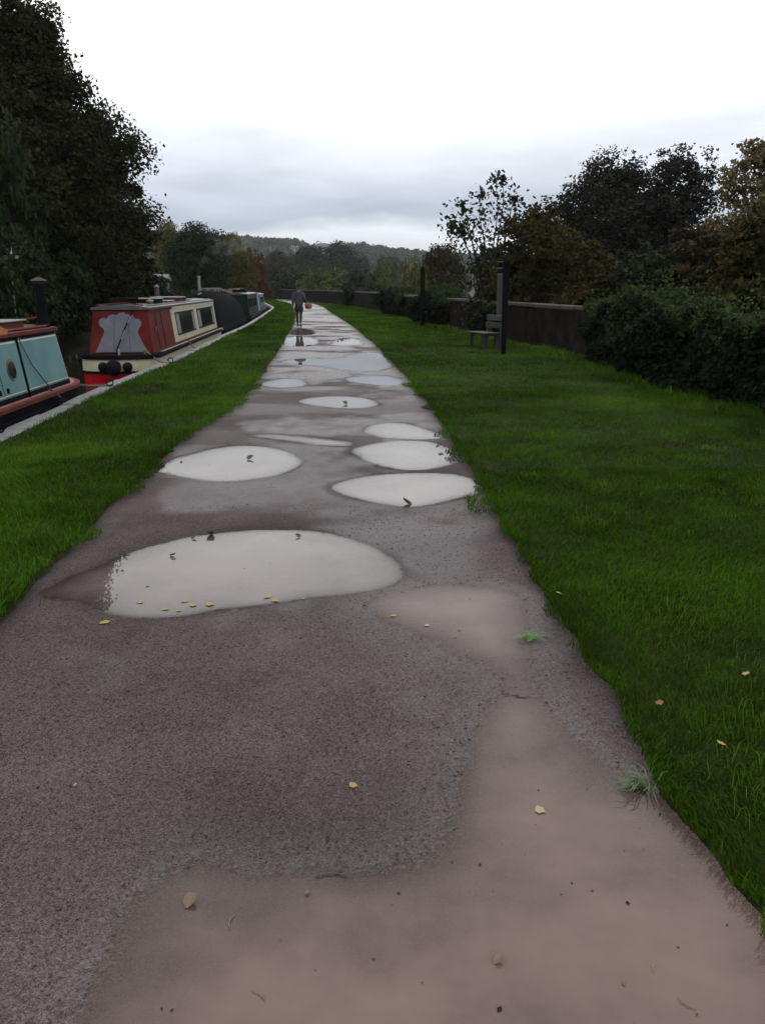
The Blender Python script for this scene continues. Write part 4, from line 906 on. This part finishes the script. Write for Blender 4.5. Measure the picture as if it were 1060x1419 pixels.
ct = MB().hexa([(-.71,cy1-.02,.71),(.71,cy1-.02,.71),(.55,cy1+.75,.71),(-.55,cy1+.75,.71),(-.60,cy1-.28,1.69),(.60,cy1-.28,1.69),(.52,cy1-.18,1.69),(-.52,cy1-.18,1.69)]).build('cratch_cover', M['tarp'], B.root)
# roof furniture
pole = MB().tube([fpt(-.12, .05, .16), fpt(.16, .55, .14), fpt(.50, .99, .12)], .016, 8).build('striped_pole', M['black'], B.root, True)
for u0, u1 in ((.30,.52),(.70,.86)):
    a_, b_ = fpt(-.12, .05, .16), fpt(.50, .99, .12); MB().tube([a_.lerp(b_, u0), a_.lerp(b_, u1)], .0175, 8).build('pale_stripe', M['lidgrey'], pole)
B.tube('front_rail', [(-.56, .95, B.rz-.02), (-.52, .93, B.rz+.06), (.1, .92, B.rz+.10), (.52, .93, B.rz+.05)], .014, 'roofred', 6)
B.tube('handrail', [(.54, 1.2, B.rz+.04), (.54, cy1-.5, B.rz+.04)], .016, 'lidgrey', 6); B.tube('handrail', [(-.54, 1.2, B.rz+.04), (-.54, cy1-.5, B.rz+.04)], .016, 'lidgrey', 6)
h_ = B.box('roof_box', (.05, 3.6, B.rz+.10), (.7, .9, .12), 'black'); B.box('box_lid', (.05, 3.6, B.rz+.17), (.76, .96, .025), 'lidgrey', parent=h_)
B.box('solar_panel', (-.05, 5.4, B.rz+.08), (.9, 1.3, .035), 'roofgrey'); B.box('solar_panel', (-.05, 8.6, B.rz+.08), (.9, 1.2, .035), 'roofgrey')
lh = B.box('skylight', (.05, 6.9, B.rz+.10), (.8, 1.1, .10), 'red'); B.box('skylight_lid', (.05, 6.9, B.rz+.165), (.86, 1.15, .03), 'lidgrey', parent=lh)
MB().lathe((.42, 7.3, B.rz), [(.06, 0), (.06, .10), (.10, .11), (.10, .15), (.02, .18)], 12).build('mushroom_vent', M['roofred'], B.root)
MB().lathe((.35, 2.6, B.rz), [(.06, 0), (.06, .08), (.10, .09), (.10, .13), (.02, .16)], 12).build('mushroom_vent', M['brass'], B.root)
sk_ = empty('coiled_hose', B.world((-.25, 2.2, B.rz+.06)), 0, label='black coil lying on the front of the red boat roof', cat='hose')
for k in range(4):
    MB().tube([(.30*math.cos(q*.42)+.02*k, .42*math.sin(q*.42), k*.04) for q in range(16)], .032, 6).build('coil', M['rubber'], sk_, True)
for yc in (5.2, 10.0): pass
B.box('stern_stud', (.05, .25, .76), (.05, .05, .14), 'steel'); B.box('stern_stud', (.56, .60, .76), (.06, .06, .14), 'brass')
RED = B

# --- black covered boat and green boat beyond
B = Boat('narrowboat', 33.0, 13.5, 'long black tarpaulin covered boat with firewood on its roof, beyond the red boat', W=2.0, gap=.25, a=1.2, b=2.2)
B.hull([('hull', -.35, .45, -.04, 0, 'black'), ('rubbing_strake', .45, .52, .03, .03, 'rubber'), ('upper_hull', .52, .70, 0, -.01, 'black'), ('deck', .70, .715, -.03, -.03, 'tarp')])
mb = MB(); n_ = 9
prof = [(.4, .70), (.9, 1.25), (1.8, 1.85), (3.5, 2.05), (6.5, 2.02), (9.0, 1.90), (10.6, 1.72), (11.6, 1.30)]
for (yq, zq) in prof:
    for j in range(n_):
        u = j/(n_-1)*math.pi; x = .93*math.cos(u); k = abs(math.sin(u))**.45; mb.v.append((x*(1-.14*k), yq, .70+(zq-.70)*k+.015*math.sin(yq*5+j)))
for i in range(len(prof)-1):
    for j in range(n_-1): mb.f.append((i*n_+j, i*n_+j+1, (i+1)*n_+j+1, (i+1)*n_+j))
mb.f += [tuple(range(n_)), tuple(range((len(prof)-1)*n_, len(prof)*n_))[::-1]]
mb.build('tarpaulin', M['tarp'], B.root, True)
B.tube('ridge_pole', [(0, 1.8, 1.90), (0, 6, 2.08), (0, 10, 1.86)], .03, 'lidgrey')
ck = MB().lathe((-.30, 4.3, 1.96), [(.07, 0), (.07, .62), (.085, .63), (.085, .67)], 12).build('chimney', M['steel'], B.root)
for k in range(13):
    y_ = 5.0+k*.42; lg = MB().tube([(-.35+random.uniform(-.1,.1), y_, 2.03-.013*max(0, y_-6.5)*3), (.35+random.uniform(-.1,.1), y_+random.uniform(-.15,.15), 2.05-.013*max(0, y_-6.5)*3)], .085*random.uniform(.7, 1.2), 8).build('log', M['wood'], None)
    lg.matrix_world = Matrix.Translation(B.root.location) @ Matrix.Rotation(B.root.rotation_euler.z, 4, 'Z'); tag(lg, 'split firewood log stacked on the roof of the black boat', 'log', 'firewood logs on the black boat roof')
BLK = B
B = Boat('narrowboat', 47.5, 14, 'dark green boat moored beyond the black boat, pale blue board at its end', W=2.0, gap=.25, a=.9, b=2.2)
B.hull([('hull', -.35, .45, -.04, 0, 'black'), ('rubbing_strake', .45, .52, .03, .03, 'rubber'), ('upper_hull', .52, .68, 0, -.01, 'darkgreen'), ('deck', .68, .70, -.03, -.03, 'black')])
B.cabin(.9, 11.5, .70, 1.75, 1.72, 1.5, .15, .3, 'darkgreen'); B.roof(.05, .06, .05, 'roofgrey')
B.panel('board', 9.7, 11.4, .0, 1.08, .05, 'bluewhite', th=.03); B.panel('board_stripe', 9.85, 10.6, .05, 1.0, .056, 'navy', th=.006)
for ya in (1.6, 3.6, 5.6, 7.6): B.window(ya, ya+1.1, .35, .8, split=1, curtain=False)
for k in range(6): B.box('roof_crate', (random.uniform(-.3,.3), 1.8+k*1.5, B.rz+.16), (.5, .6, random.uniform(.14,.3)), random.choice(['wood','black','darkgreen','pinkdeck']), random.uniform(-.3,.3))
# boats further round the bend and across the water
B = Boat('narrowboat', 64, 13, 'farthest moored boat, dark with a pale roof edge, at the canal bend', W=2.0, gap=.3, a=.9, b=2.2)
B.hull([('hull', -.35, .5, -.04, 0, 'black'), ('upper_hull', .5, .68, 0, -.01, 'navy'), ('deck', .68, .70, -.03, -.03, 'black')])
B.cabin(.9, 10.5, .70, 1.6, 1.72, 1.5, .15, .3, 'navy'); B.roof(.05, .06, .05, 'lidgrey')
for ya in (2, 4.5, 7): B.window(ya, ya+1.2, .35, .8, split=1, curtain=False)
sh = P(203, 400, 56); o = empty('shed', (sh.x, 56, .5), .1, label='low dark shed with pale windows half hidden under the far bank trees', cat='shed')
MB().box((0, 0, .6), (2.6, 2.0, 1.9)).build('wall', M['navy'], o)
mb = MB(); mb.add([(-1.45,-1.15,1.552),(1.45,-1.15,1.552),(1.45,1.15,1.552),(-1.45,1.15,1.552),(-1.45,0,1.95),(1.45,0,1.95)], [(0,1,5,4),(3,4,5,2),(0,4,3),(1,2,5),(0,3,2,1)]); mb.build('roof', M['slate'], o)
for x in (-.85, 0, .85):
    wn = MB().box((x, -1.012, .95), (.62, .05, .62)).build('window', M['curtain'], o)
    for q in (-.145, .145): MB().box((x+q, -1.04, .95), (.25, .02, .52)).build('pane', M['winglass'], wn)
mp_ = P(220, 440, 40); o = empty('mooring_post', (mp_.x, 40, ZW), 0, label='pale wooden post standing in the canal behind the red boat roof', cat='post')
MB().tube([(0, 0, -.6), (0, 0, 2.15)], [.12, .10], 10).build('post', M['wood'], o); MB().lathe((0, 0, 2.15), [(.11, 0), (.13, .05), (.02, .12)], 10).build('post_cap', M['lidgrey'], o)
# pale bird box sign on the far bank
sp_ = P(14, 352, 24); o = empty('bank_sign', (sp_.x, 24, .5), .3, label='small pale board on a thin post among the far bank shrubs at the left edge', cat='sign')
hgt = sp_.z-.5
MB().tube([(0, 0, -.4), (0, 0, hgt)], .018, 6).build('post', M['lidgrey'], o); MB().box((0, -.01, hgt+.08), (.13, .03, .17)).build('board', M['white'], o, bevel=.005)
MB().box((.16, .0, hgt-.08), (.14, .02, .08)).build('board', M['lidgrey'], o, bevel=.005)

# ropes
def rope(p0, p1, sag, label, r=.016, n=12):
    p0, p1 = Vector(p0), Vector(p1); pts = [p0.lerp(p1, i/n)-Vector((0, 0, sag*math.sin(math.pi*i/n))) for i in range(n+1)]
    o = MB().tube(pts, r, 6).build('mooring_rope', M['rope'], None, True); return tag(o, label, 'rope')
e1 = G(157, 534, .05); rope(BLUE.world((.05, BLUE.L-.8, .86)), e1, .10, 'pale mooring rope from the teal boat end to the stone edge', .022)
e2 = G(236, 504, .05); rope(RED.world((.56, .60, .80)), e2, .08, 'mooring rope from the front corner of the red boat to the stone edge', .02)
e3 = RED.world((.88, 5.0, .75)); e3b = G(244, 491, .05); rope(e3, (float(XC(24.2))+.1, 24.2, .06), .05, 'short dark rope at the side of the red boat below the first window', .014)
for px, py, lb in ((157,535,'iron mooring ring on the stone edge between teal and red boats'), (6,600,'iron mooring ring on the stone edge at the left picture edge'), (240,503,'iron mooring ring on the stone edge beside the red boat front')):
    p = G(px, py, .05); n_ = 16
    o = empty('mooring_ring', (p.x-.05, p.y, .05), .3, label=lb, cat='ring')
    MB().tube([(.055*math.cos(2*math.pi*i/n_), .0, .06+.055*math.sin(2*math.pi*i/n_)) for i in range(n_+1)], .011, 6, False).build('ring', M['rubber'], o, True)
    MB().lathe((0, 0, 0), [(.035, 0), (.035, .012), (.014, .02)], 10).build('base_plate', M['rubber'], o)
# thin wood smoke
sm_p = BLK.world((-.30, 4.3, 2.82))
mb = MB(); mb.tube([(0,0,-.15), (.15,0,.25), (.5,0,.6), (1.1,0,.9), (1.9,0,1.1), (2.3,0,1.2)], [.05,.14,.26,.36,.36,.06], 10); m = bpy.data.materials.new('smoke'); m.use_nodes = True; T = m.node_tree
T.nodes.remove(T.nodes['Principled BSDF']); pv = node(T, 'ShaderNodeVolumePrincipled'); pv.inputs['Color'].default_value = (.8,.85,.9,1)
g_ = node(T, 'ShaderNodeTexCoord'); nz = tnoise(T, g_.outputs['Object'], 2.5, 3); T.links.new(mth(T, 'MULTIPLY', mth(T, 'SUBTRACT', nz, .44), 1.3, clamp=True), pv.inputs['Density']); T.links.new(pv.outputs[0], T.nodes['Material Output'].inputs['Volume'])
o = mb.build('chimney_smoke', m, None, True); o.location = sm_p; tag(o, kind='stuff')

# ------------------------------------------------------------------ posts and bench
p = G(697, 492.5, .03); o = empty('black_post', (p.x, p.y, .03), .1, label='nearer tall black post in front of the bench', cat='post')
MB().hexa([(-.05,-.05,-.3),(.05,-.05,-.3),(.05,.05,-.3),(-.05,.05,-.3),(-.075,-.06,2.28),(.075,-.06,2.28),(.075,.06,2.28),(-.075,.06,2.28)]).build('shaft', M['blackpost'], o, bevel=.008)
MB().box((0, 0, 2.30), (.16, .13, .05), taper=.8).build('post_cap', M['rubber'], o)
p = G(585, 452, .03); o = empty('black_post', (p.x, p.y, .03), .1, label='farther black post standing alone on the lawn left of the bench', cat='post')
MB().hexa([(-.08,-.08,-.3),(.08,-.08,-.3),(.08,.08,-.3),(-.08,.08,-.3),(-.095,-.08,2.40),(.085,-.08,2.40),(.085,.08,2.40),(-.095,.08,2.40)]).build('shaft', M['blackpost'], o, bevel=.008)
MB().box((0, 0, 2.44), (.17, .16, .08), taper=.6).build('post_cap', M['rubber'], o)
p = P(690, 475, 27.2); o = empty('grey_post', (p.x, p.y, .03), .05, label='grey banded post with a dark head right behind the bench', cat='post')
MB().box((0, 0, .35), (.16, .16, .8)).build('base', M['blackpost'], o, bevel=.008); MB().box((0, 0, 1.38), (.145, .145, 1.26)).build('shaft', M['postgrey'], o, bevel=.008)
for z in (2.03, 2.21, 2.39): MB().box((0, 0, z), (.155, .155, .025)).build('band', M['steelband'], o)
for z in (2.12, 2.30): MB().box((0, 0, z), (.14, .14, .15)).build('head_block', M['blackpost'], o)
# bench, facing the path
p = G(675, 482, .03); bn = empty('park_bench', (p.x, p.y, .03), .30, label='small slatted wooden bench on the right lawn facing the path', cat='bench')
Lb = 1.25
for s in (-1, 1):
    for x, nm in ((-.30, 'leg'), (.06, 'leg')): MB().box((x, s*Lb*.36, .19), (.09, .09, .42)).build(nm, M['benchdark'], bn, bevel=.006)
    MB().hexa([(.10,s*Lb*.36-.035,.0),(.16,s*Lb*.36-.035,.0),(.16,s*Lb*.36+.035,.0),(.10,s*Lb*.36+.035,.0),(.24,s*Lb*.36-.035,.90),(.30,s*Lb*.36-.035,.90),(.30,s*Lb*.36+.035,.90),(.24,s*Lb*.36+.035,.90)]).build('back_post', M['benchdark'], bn)
    MB().box((-.12, s*Lb*.36, .385), (.46, .06, .05)).build('seat_bearer', M['benchdark'], bn)
for k in range(4): MB().box((-.33+k*.125, 0, .425), (.105, Lb, .035)).build('seat_slat', M['benchwood' if k == 0 else 'benchdark'], bn, bevel=.006)
for z, mt in ((.62, 'benchdark'), (.82, 'benchwood')): MB().box((.17+.155*(z-.3), 0, z), (.03, Lb, .15)).build('back_slat', M[mt], bn, bevel=.006)

# ------------------------------------------------------------------ walking person
pp = G(415, 453, .0); man = empty('person', (pp.x, pp.y, -.002), .02, label='person walking away along the wet path in a navy jacket and dark shorts', cat='person')
M['skin'] = pm('skin', (.22,.13,.09), .6, .15, 8); M['legging'] = pm('dark_legging', (.022,.017,.016), .8, .3, 10)
M['jacket'] = pm('navy_jacket', (.022,.025,.045), .75, .35, 7, .5, 12); M['shorts'] = pm('black_shorts', (.012,.012,.015), .8, .3, 8, .4, 14); M['hair'] = pm('dark_hair', (.012,.011,.011), .7, .3, 20, .6, 60)
M['bag'] = pm('orange_bag', (.20,.055,.018), .75, .3, 6, .4, 10)
def skin(name, nodes, edges, mat, parent, root=0, sub=2):
    me = bpy.data.meshes.new(name); me.from_pydata([n_[0] for n_ in nodes], edges, []); me.update(); o = link(name, me, parent); me.materials.append(M[mat])
    o.modifiers.new('Skin', 'SKIN'); o.modifiers['Skin'].use_smooth_shade = True
    for v_, n_ in zip(me.skin_vertices[0].data, nodes):
        r_ = n_[1]; v_.radius = r_ if isinstance(r_, tuple) else (r_, r_); v_.use_root = False
    me.skin_vertices[0].data[root].use_root = True
    sm = o.modifiers.new('Subdivision', 'SUBSURF'); sm.levels = sub; sm.render_levels = sub; return o
def hand(nodes, edges, wrist, w, d, r=.009):
    """five finger chains rooted in the palm; d = down/forward direction"""
    pal = len(nodes); c = w+d*.06; nodes.append((tuple(c), (.030, .018))); edges.append((wrist, pal))
    for k, (dx, ln) in enumerate(((-.026,.075), (-.009,.085), (.009,.08), (.025,.062))):
        p1 = c+Vector((0, dx, 0))+d*.035; p2 = p1+d*ln*.5+Vector((0, 0, 0)); p3 = p2+(d*.8+Vector((0, .35, .1))).normalized()*ln*.5
        b_ = len(nodes); nodes += [(tuple(p1), r), (tuple(p2), r*.9), (tuple(p3), r*.75)]; edges += [(pal, b_), (b_, b_+1), (b_+1, b_+2)]
    p1 = c+Vector((0, .035, .01)); p2 = p1+d*.04+Vector((0, .02, 0)); b_ = len(nodes); nodes += [(tuple(p1), .011), (tuple(p2), .009)]; edges += [(pal, b_), (b_, b_+1)]
# hips slightly turned, left foot flat ahead, right heel lifting
nd = [((0,0,.92),(.155,.115)), ((0,.01,1.10),(.145,.105)), ((0,.02,1.30),(.165,.115)), ((0,.02,1.42),(.12,.085)), ((0,.03,1.49),(.058,.058)), ((0,.05,1.57),(.075,.088)), ((0,.055,1.66),(.078,.095)), ((0,.05,1.72),(.045,.06))]
ed = [(0,1),(1,2),(2,3),(3,4),(4,5),(5,6),(6,7)]
def limb(start, pts):
    b_ = len(nd)
    for k, q in enumerate(pts): nd.append(q); ed.append((start if k == 0 else b_+k-1, b_+k))
    return b_+len(pts)-1
limb(0, [((-.085,.03,.84),.088), ((-.09,.12,.50),.058), ((-.09,.13,.42),.055), ((-.088,.15,.30),.052), ((-.085,.20,.09),.034), ((-.085,.27,.045),(.042,.03)), ((-.085,.35,.03),(.036,.022))])
limb(0, [((.085,-.01,.84),.088), ((.075,.0,.50),.058), ((.072,-.02,.42),.055), ((.07,-.07,.32),.052), ((.066,-.17,.13),.034), ((.066,-.13,.055),(.042,.03)), ((.066,-.05,.03),(.036,.022))])
wl = limb(3, [((-.17,.02,1.40),.062), ((-.23,-.03,1.14),.044), ((-.245,.04,.90),.030)])
wr = limb(3, [((.17,.02,1.40),.062), ((.235,-.05,1.15),.044), ((.275,.10,1.02),.030)])
hand(nd, ed, wl, Vector((-.245,.04,.90)), Vector((0,.1,-1)).normalized()); hand(nd, ed, wr, Vector((.275,.10,1.02)), Vector((.1,.35,-.9)).normalized())
skin('body', nd, ed, 'skin', man)
for s, c_ in ((-1, [(-.085,.03,.86),(-.09,.12,.52),(-.09,.13,.42),(-.088,.15,.30),(-.085,.20,.11)]), (1, [(.085,-.01,.86),(.075,.0,.52),(.072,-.02,.42),(.07,-.07,.32),(.066,-.165,.15)])):
    skin('legging', [(c_[0],.10),(c_[1],.069),(c_[2],.063),(c_[3],.060),(c_[4],.044)], [(0,1),(1,2),(2,3),(3,4)], 'legging', man)
    a_ = (c_[4][0], c_[4][1], c_[4][2]); hy_ = .20 if s < 0 else -.165
    skin('shoe', [((a_[0], hy_-.03, .075 if s < 0 else .10),(.050,.042)), ((a_[0], hy_+.06, .045),(.052,.038)), ((a_[0], hy_+.17, .034),(.044,.028))], [(0,1),(1,2)], 'shorts', man)
skin('shorts', [((0,0,.97),(.185,.14)), ((0,.0,.90),(.19,.15)), ((-.09,.05,.76),.118), ((-.095,.09,.60),.105), ((.09,.0,.76),.118), ((.082,-.0,.60),.105)], [(0,1),(1,2),(2,3),(1,4),(4,5)], 'shorts', man, 1)
skin('jacket', [((0,0,.86),(.205,.16)), ((0,.005,1.02),(.195,.15)), ((0,.02,1.28),(.205,.15)), ((0,.02,1.42),(.15,.11)), ((0,.03,1.50),(.085,.08)),
                ((-.19,.02,1.39),.085), ((-.245,-.03,1.14),.068), ((-.255,.035,.93),.055), ((.19,.02,1.39),.085), ((.25,-.05,1.15),.068), ((.282,.08,1.035),.054)],
     [(0,1),(1,2),(2,3),(3,4),(3,5),(5,6),(6,7),(3,8),(8,9),(9,10)], 'jacket', man, 2)
skin('hair', [((0,.02,1.58),(.078,.075)), ((0,.035,1.66),(.088,.10)), ((0,.045,1.72),(.062,.08))], [(0,1),(1,2)], 'hair', man, 1)
for s in (-1, 1):
    MB().lathe((s*.03, .145, 1.62), [(.004,-.006),(.009,0),(.004,.006)], 8).build('eye', M['black'], man); MB().lathe((s*.082, .05, 1.61), [(.006,-.03),(.016,0),(.006,.03)], 8).build('ear', M['skin'], man)
MB().hexa([(-.012,.13,1.575),(.012,.13,1.575),(.008,.165,1.58),(-.008,.165,1.58),(-.006,.135,1.62),(.006,.135,1.62),(.004,.145,1.62),(-.004,.145,1.62)]).build('nose', M['skin'], man)
MB().box((0, .138, 1.545), (.045, .012, .010)).build('mouth', M['roofred'], man)
bag = empty('shoulder_bag', man.location+Vector((.40, .10, .74)), .2, label='orange bag carried at the right hip of the walking person', cat='bag')
vs, fs = [], []
for i in range(9):
    for j in range(16):
        u = j/16*2*math.pi; v_ = -math.pi/2+i/8*math.pi; k = 1+.08*math.sin(3*u+2*i)
        sgn = lambda q, e: math.copysign(abs(q)**e, q)
        vs.append((.155*k*sgn(math.cos(v_), .6)*sgn(math.cos(u), .7), .13*k*sgn(math.cos(v_), .6)*sgn(math.sin(u), .7), .14+.12*sgn(math.sin(v_), .7)))
for i in range(8):
    for j in range(16): fs.append((i*16+j, i*16+(j+1) % 16, (i+1)*16+(j+1) % 16, (i+1)*16+j))
mb = MB(); mb.add(vs, fs); mb.build('bag_body', M['bag'], bag, True)
MB().tube([(-.12, 0, .26), (-.13, .02, .32), (-.06, .02, .36), (.05, .02, .35), (.10, 0, .27)], .010, 6).build('strap', M['shorts'], bag)

# ------------------------------------------------------------------ fallen leaves, twigs, tufts
def leaf_obj(kind):
    if kind == 'leaf':
        n_ = 14; pts = []
        for i in range(n_):
            q = 2*math.pi*i/n_; r_ = (.80 if i % 3 else 1)*(.85+.22*math.cos(q)+.10*math.sin(3*q+1)); pts.append((r_*math.cos(q)*.5, r_*math.sin(q)*.42, .10*abs(math.sin(q))+.06*math.cos(2*q)))
        mb = MB(); c_ = [(0, 0, .02)]; mb.add(c_+pts, [(0, 1+i, 1+(i+1) % n_) for i in range(n_)]); mb.tube([(-.40, 0, .03), (-.72, .08, .05)], .016, 4); return mb
    if kind == 'curled':
        mb = MB()
        for i in range(7):
            for j in range(5):
                u = i/6-.5; v_ = j/4-.5; w_ = (1-4*u*u)**.5; mb.v.append((u*1.0, v_*.7*w_, .35*(v_*2)**2*w_+.5*(u+.5)**2))
        for i in range(6):
            for j in range(4): mb.f.append((i*5+j, i*5+j+1, i*5+6+j, i*5+5+j))
        return mb
    mb = MB(); mb.tube([(-.5, -.05, .02), (-.1, .06, .05), (.2, .03, .04), (.5, -.12, .03)], [.02, .03, .028, .012], 5); mb.tube([(.1, .05, .045), (.3, .2, .07)], [.018, .008], 5); return mb
LM = {'yellow': pm('yellow_leaf', (.24,.175,.03), .6, .4, 25), 'pale': pm('pale_leaf', (.26,.215,.12), .6, .25, 25), 'brown': pm('brown_leaf', (.13,.085,.055), .5, .35, 25), 'dark': pm('dark_dead_leaf', (.035,.026,.02), .5, .4, 25), 'rust': pm('rust_leaf', (.14,.035,.015), .6, .3, 25)}
meshes = {}
def drop(px, py, size, kind, colr, label, name='fallen_leaf', group=None, z=WL+.002, cat='leaf', rz=None, tilt=0):
    if (kind, colr) not in meshes:
        o = leaf_obj(kind).build(name, LM[colr], None, kind != 'leaf'); meshes[(kind, colr)] = o.data; bpy.data.objects.remove(o)
    o = link(name, meshes[(kind, colr)]); p = G(px, py, z); o.location = p; s = size
    o.scale = (s, s, s*.7); o.rotation_euler = (tilt, 0, random.uniform(0, 6.28) if rz is None else rz); return tag(o, label, cat, group)
g1 = 'yellow leaves along the near rim of the large round puddle'
for px, py, s in ((195,835,.05),(258,833,.055),(268,839,.06),(291,838,.07),(372,827,.06),(381,832,.06),(228,844,.05),(247,846,.035),(205,812,.035),(325,846,.03),(420,829,.035)):
    drop(px, py, s, 'leaf', 'yellow', 'small yellow leaf floating along the near rim of the large round puddle', group=g1)
drop(147, 862, .07, 'leaf', 'yellow', 'yellow leaf on the gravel just below the left end of the large round puddle', z=.006)
for px, py, s in ((269,746,.05),(292,741,.08),(240,770,.05),(413,744,.05)): drop(px, py, s, 'curled', 'dark', 'dark wet leaf lying near the far rim of the large round puddle', group='dark leaves at the far rim of the large round puddle')
drop(546, 853, .045, 'leaf', 'yellow', 'yellow leaf at the left of the shallow puddle by the green tuft'); drop(591, 867, .04, 'leaf', 'pale', 'pale leaf near the middle of the shallow puddle by the green tuft')
drop(490, 1089, .045, 'leaf', 'yellow', 'single yellow leaf on bare gravel in the middle foreground', z=.008); drop(748, 1124, .055, 'leaf', 'pale', 'pale oval leaf in the muddy water left of the grass clump')
drop(264, 1251, .05, 'curled', 'brown', 'curled brown leaf in the left part of the foreground mud puddle'); drop(320, 1278, .06, 'twig', 'brown', 'thin curved twig in the left part of the foreground mud puddle', 'twig', cat='twig')
drop(690, 1332, .032, 'curled', 'brown', 'small dark brown leaf in the middle of the foreground mud puddle'); drop(950, 1392, .05, 'twig', 'brown', 'dark twig at the bottom right corner of the foreground mud puddle', 'twig', cat='twig')
drop(360, 1380, .05, 'twig', 'brown', 'bent twig at the bottom of the foreground mud puddle, left of centre', 'twig', cat='twig'); drop(905, 1342, .035, 'twig', 'yellow', 'straw yellow grass stalk in the right of the foreground mud puddle', 'twig', cat='twig', rz=1.2)
drop(426, 1238, .018, 'curled', 'brown', 'tiny brown scrap at the gravel rim of the foreground mud puddle'); drop(460, 1213, .10, 'twig', 'dark', 'dark line of debris twig at the gravel rim of the mud puddle', 'twig', cat='twig', rz=.1)
drop(563, 698, .10, 'curled', 'dark', 'dark upturned dead leaf standing out of the puddle beside the right lawn', rz=2.4, tilt=.5)
drop(478, 560, .11, 'curled', 'dark', 'dark leaf in the narrow puddle in mid distance', rz=2.0); drop(347, 636, .09, 'curled', 'dark', 'dark leaf in the oval puddle touching the left lawn', rz=1.0)
drop(640, 691, .11, 'twig', 'dark', 'dark twig at the right end of the puddle beside the right lawn', 'twig', cat='twig', rz=.2)
for px, py, c_, k in ((1033,933,'yellow','yellow leaf on the grass at the right edge below the rough grass'),(1000,1031,'yellow','yellow leaf on the right grass above the muddy corner'),(913,973,'rust','rust red leaf on the right grass'),(775,822,'pale','pale leaf in the right grass close to the path edge'),(870,615,'pale','pale leaf far out on the right lawn'),(700,585,'pale','pale leaf on the right lawn opposite the small puddle')):
    drop(px, py, .05, 'leaf', c_, k, z=.07, tilt=.3)
drop(105, 1088, .014, 'curled', 'pale', 'tiny white scrap on the gravel at the left', z=.01)
def tuft(px, py, n, ln, label, spread):
    p = G(px, py, .0); o = empty('grass_tuft', (p.x, p.y, WL), 0, label=label, cat='grass tuft'); vs = []; fs = []; tn = []
    for k in range(n):
        an = random.uniform(-.5, math.pi+.5) if spread == 0 else random.gauss(math.pi*.9, .9); l_ = ln*random.uniform(.5, 1.1); h = l_*random.uniform(.15, .5); bx, by = random.gauss(0, .018), random.gauss(0, .012)
        c, s = math.cos(an), math.sin(an); w_ = .0022; b_ = len(vs)
        for u, zz2, ww in ((0, 0, 1), (.45, h, .9), (.8, h*.8, .6)): vs += [(bx+c*l_*u-s*w_*ww, by+s*l_*u+c*w_*ww, zz2), (bx+c*l_*u+s*w_*ww, by+s*l_*u-c*w_*ww, zz2)]
        vs.append((bx+c*l_, by+s*l_, h*.35)); fs += [(b_, b_+1, b_+3, b_+2), (b_+2, b_+3, b_+5, b_+4), (b_+4, b_+5, b_+6)]
    mb = MB(); mb.add(vs, fs); q = mb.build('blades', LM['tuft'], o); return o
LM['tuft'] = pm('tuft_green', (.06,.15,.014), .4, .4, 30)
tuft(735, 886, 42, .10, 'loose bright green grass tuft lying in the shallow puddle', 0)
LM['tuft'] = pm('tuft_olive', (.045,.075,.014), .4, .5, 30)
tuft(893, 1092, 46, .12, 'straggling olive grass clump reaching over the water from the right bank', 1)

# scraps of leaf and grit on the path
n = 420; yy = 1.6+10*rng.random(n)**1.5; e_ = rng.random(n)**1.8*.5; sd_ = rng.random(n) < .5
xx = np.where(sd_, EL(yy)+e_*(ER(yy)-EL(yy)), ER(yy)-e_*(ER(yy)-EL(yy))); ri = np.clip(np.searchsorted(ys, yy), 1, len(ys)-1); ci = np.clip(((xx-a_path[ri])/(b_path-a_path)[ri]*(nx_path-1)).astype(int), 0, nx_path-1)
zz_ = np.maximum(Zp[ri, ci], WL)+.003; Vv, Ff = leaf_arrays(np.stack([xx, yy, zz_], -1), .0062, 2.5)
Vv = Vv.reshape(-1, 4, 3); Vv = (Vv-Vv.mean(1, keepdims=True))*(.6+1.6*rng.random((n, 1, 1))**3)+Vv.mean(1, keepdims=True); Vv[..., 2] = np.maximum(Vv[..., 2], (zz_-.002)[:, None])
M['litter'] = leafmat('leaf_litter', [(.012,.009,.008), (.03,.022,.016), (.06,.042,.024), (.13,.10,.05)], .6, 0)
tag(link('leaf_litter', npmesh('leaf_litter', Vv.reshape(-1, 3), Ff, M['litter'], False, {'tint': ('FACE', rng.random(n)**1.5)})), kind='stuff')

# ------------------------------------------------------------------ air
m = bpy.data.materials.new('haze'); m.use_nodes = True; T = m.node_tree; T.nodes.remove(T.nodes['Principled BSDF']); pv = node(T, 'ShaderNodeVolumePrincipled')
pv.inputs['Color'].default_value = (.82,.90,1.0,1); pv.inputs['Density'].default_value = .00014; T.links.new(pv.outputs[0], T.nodes['Material Output'].inputs['Volume'])
hz = MB().box((0, 750, 57), (3040, 2140, 124)).build('haze', m); tag(hz, kind='stuff')
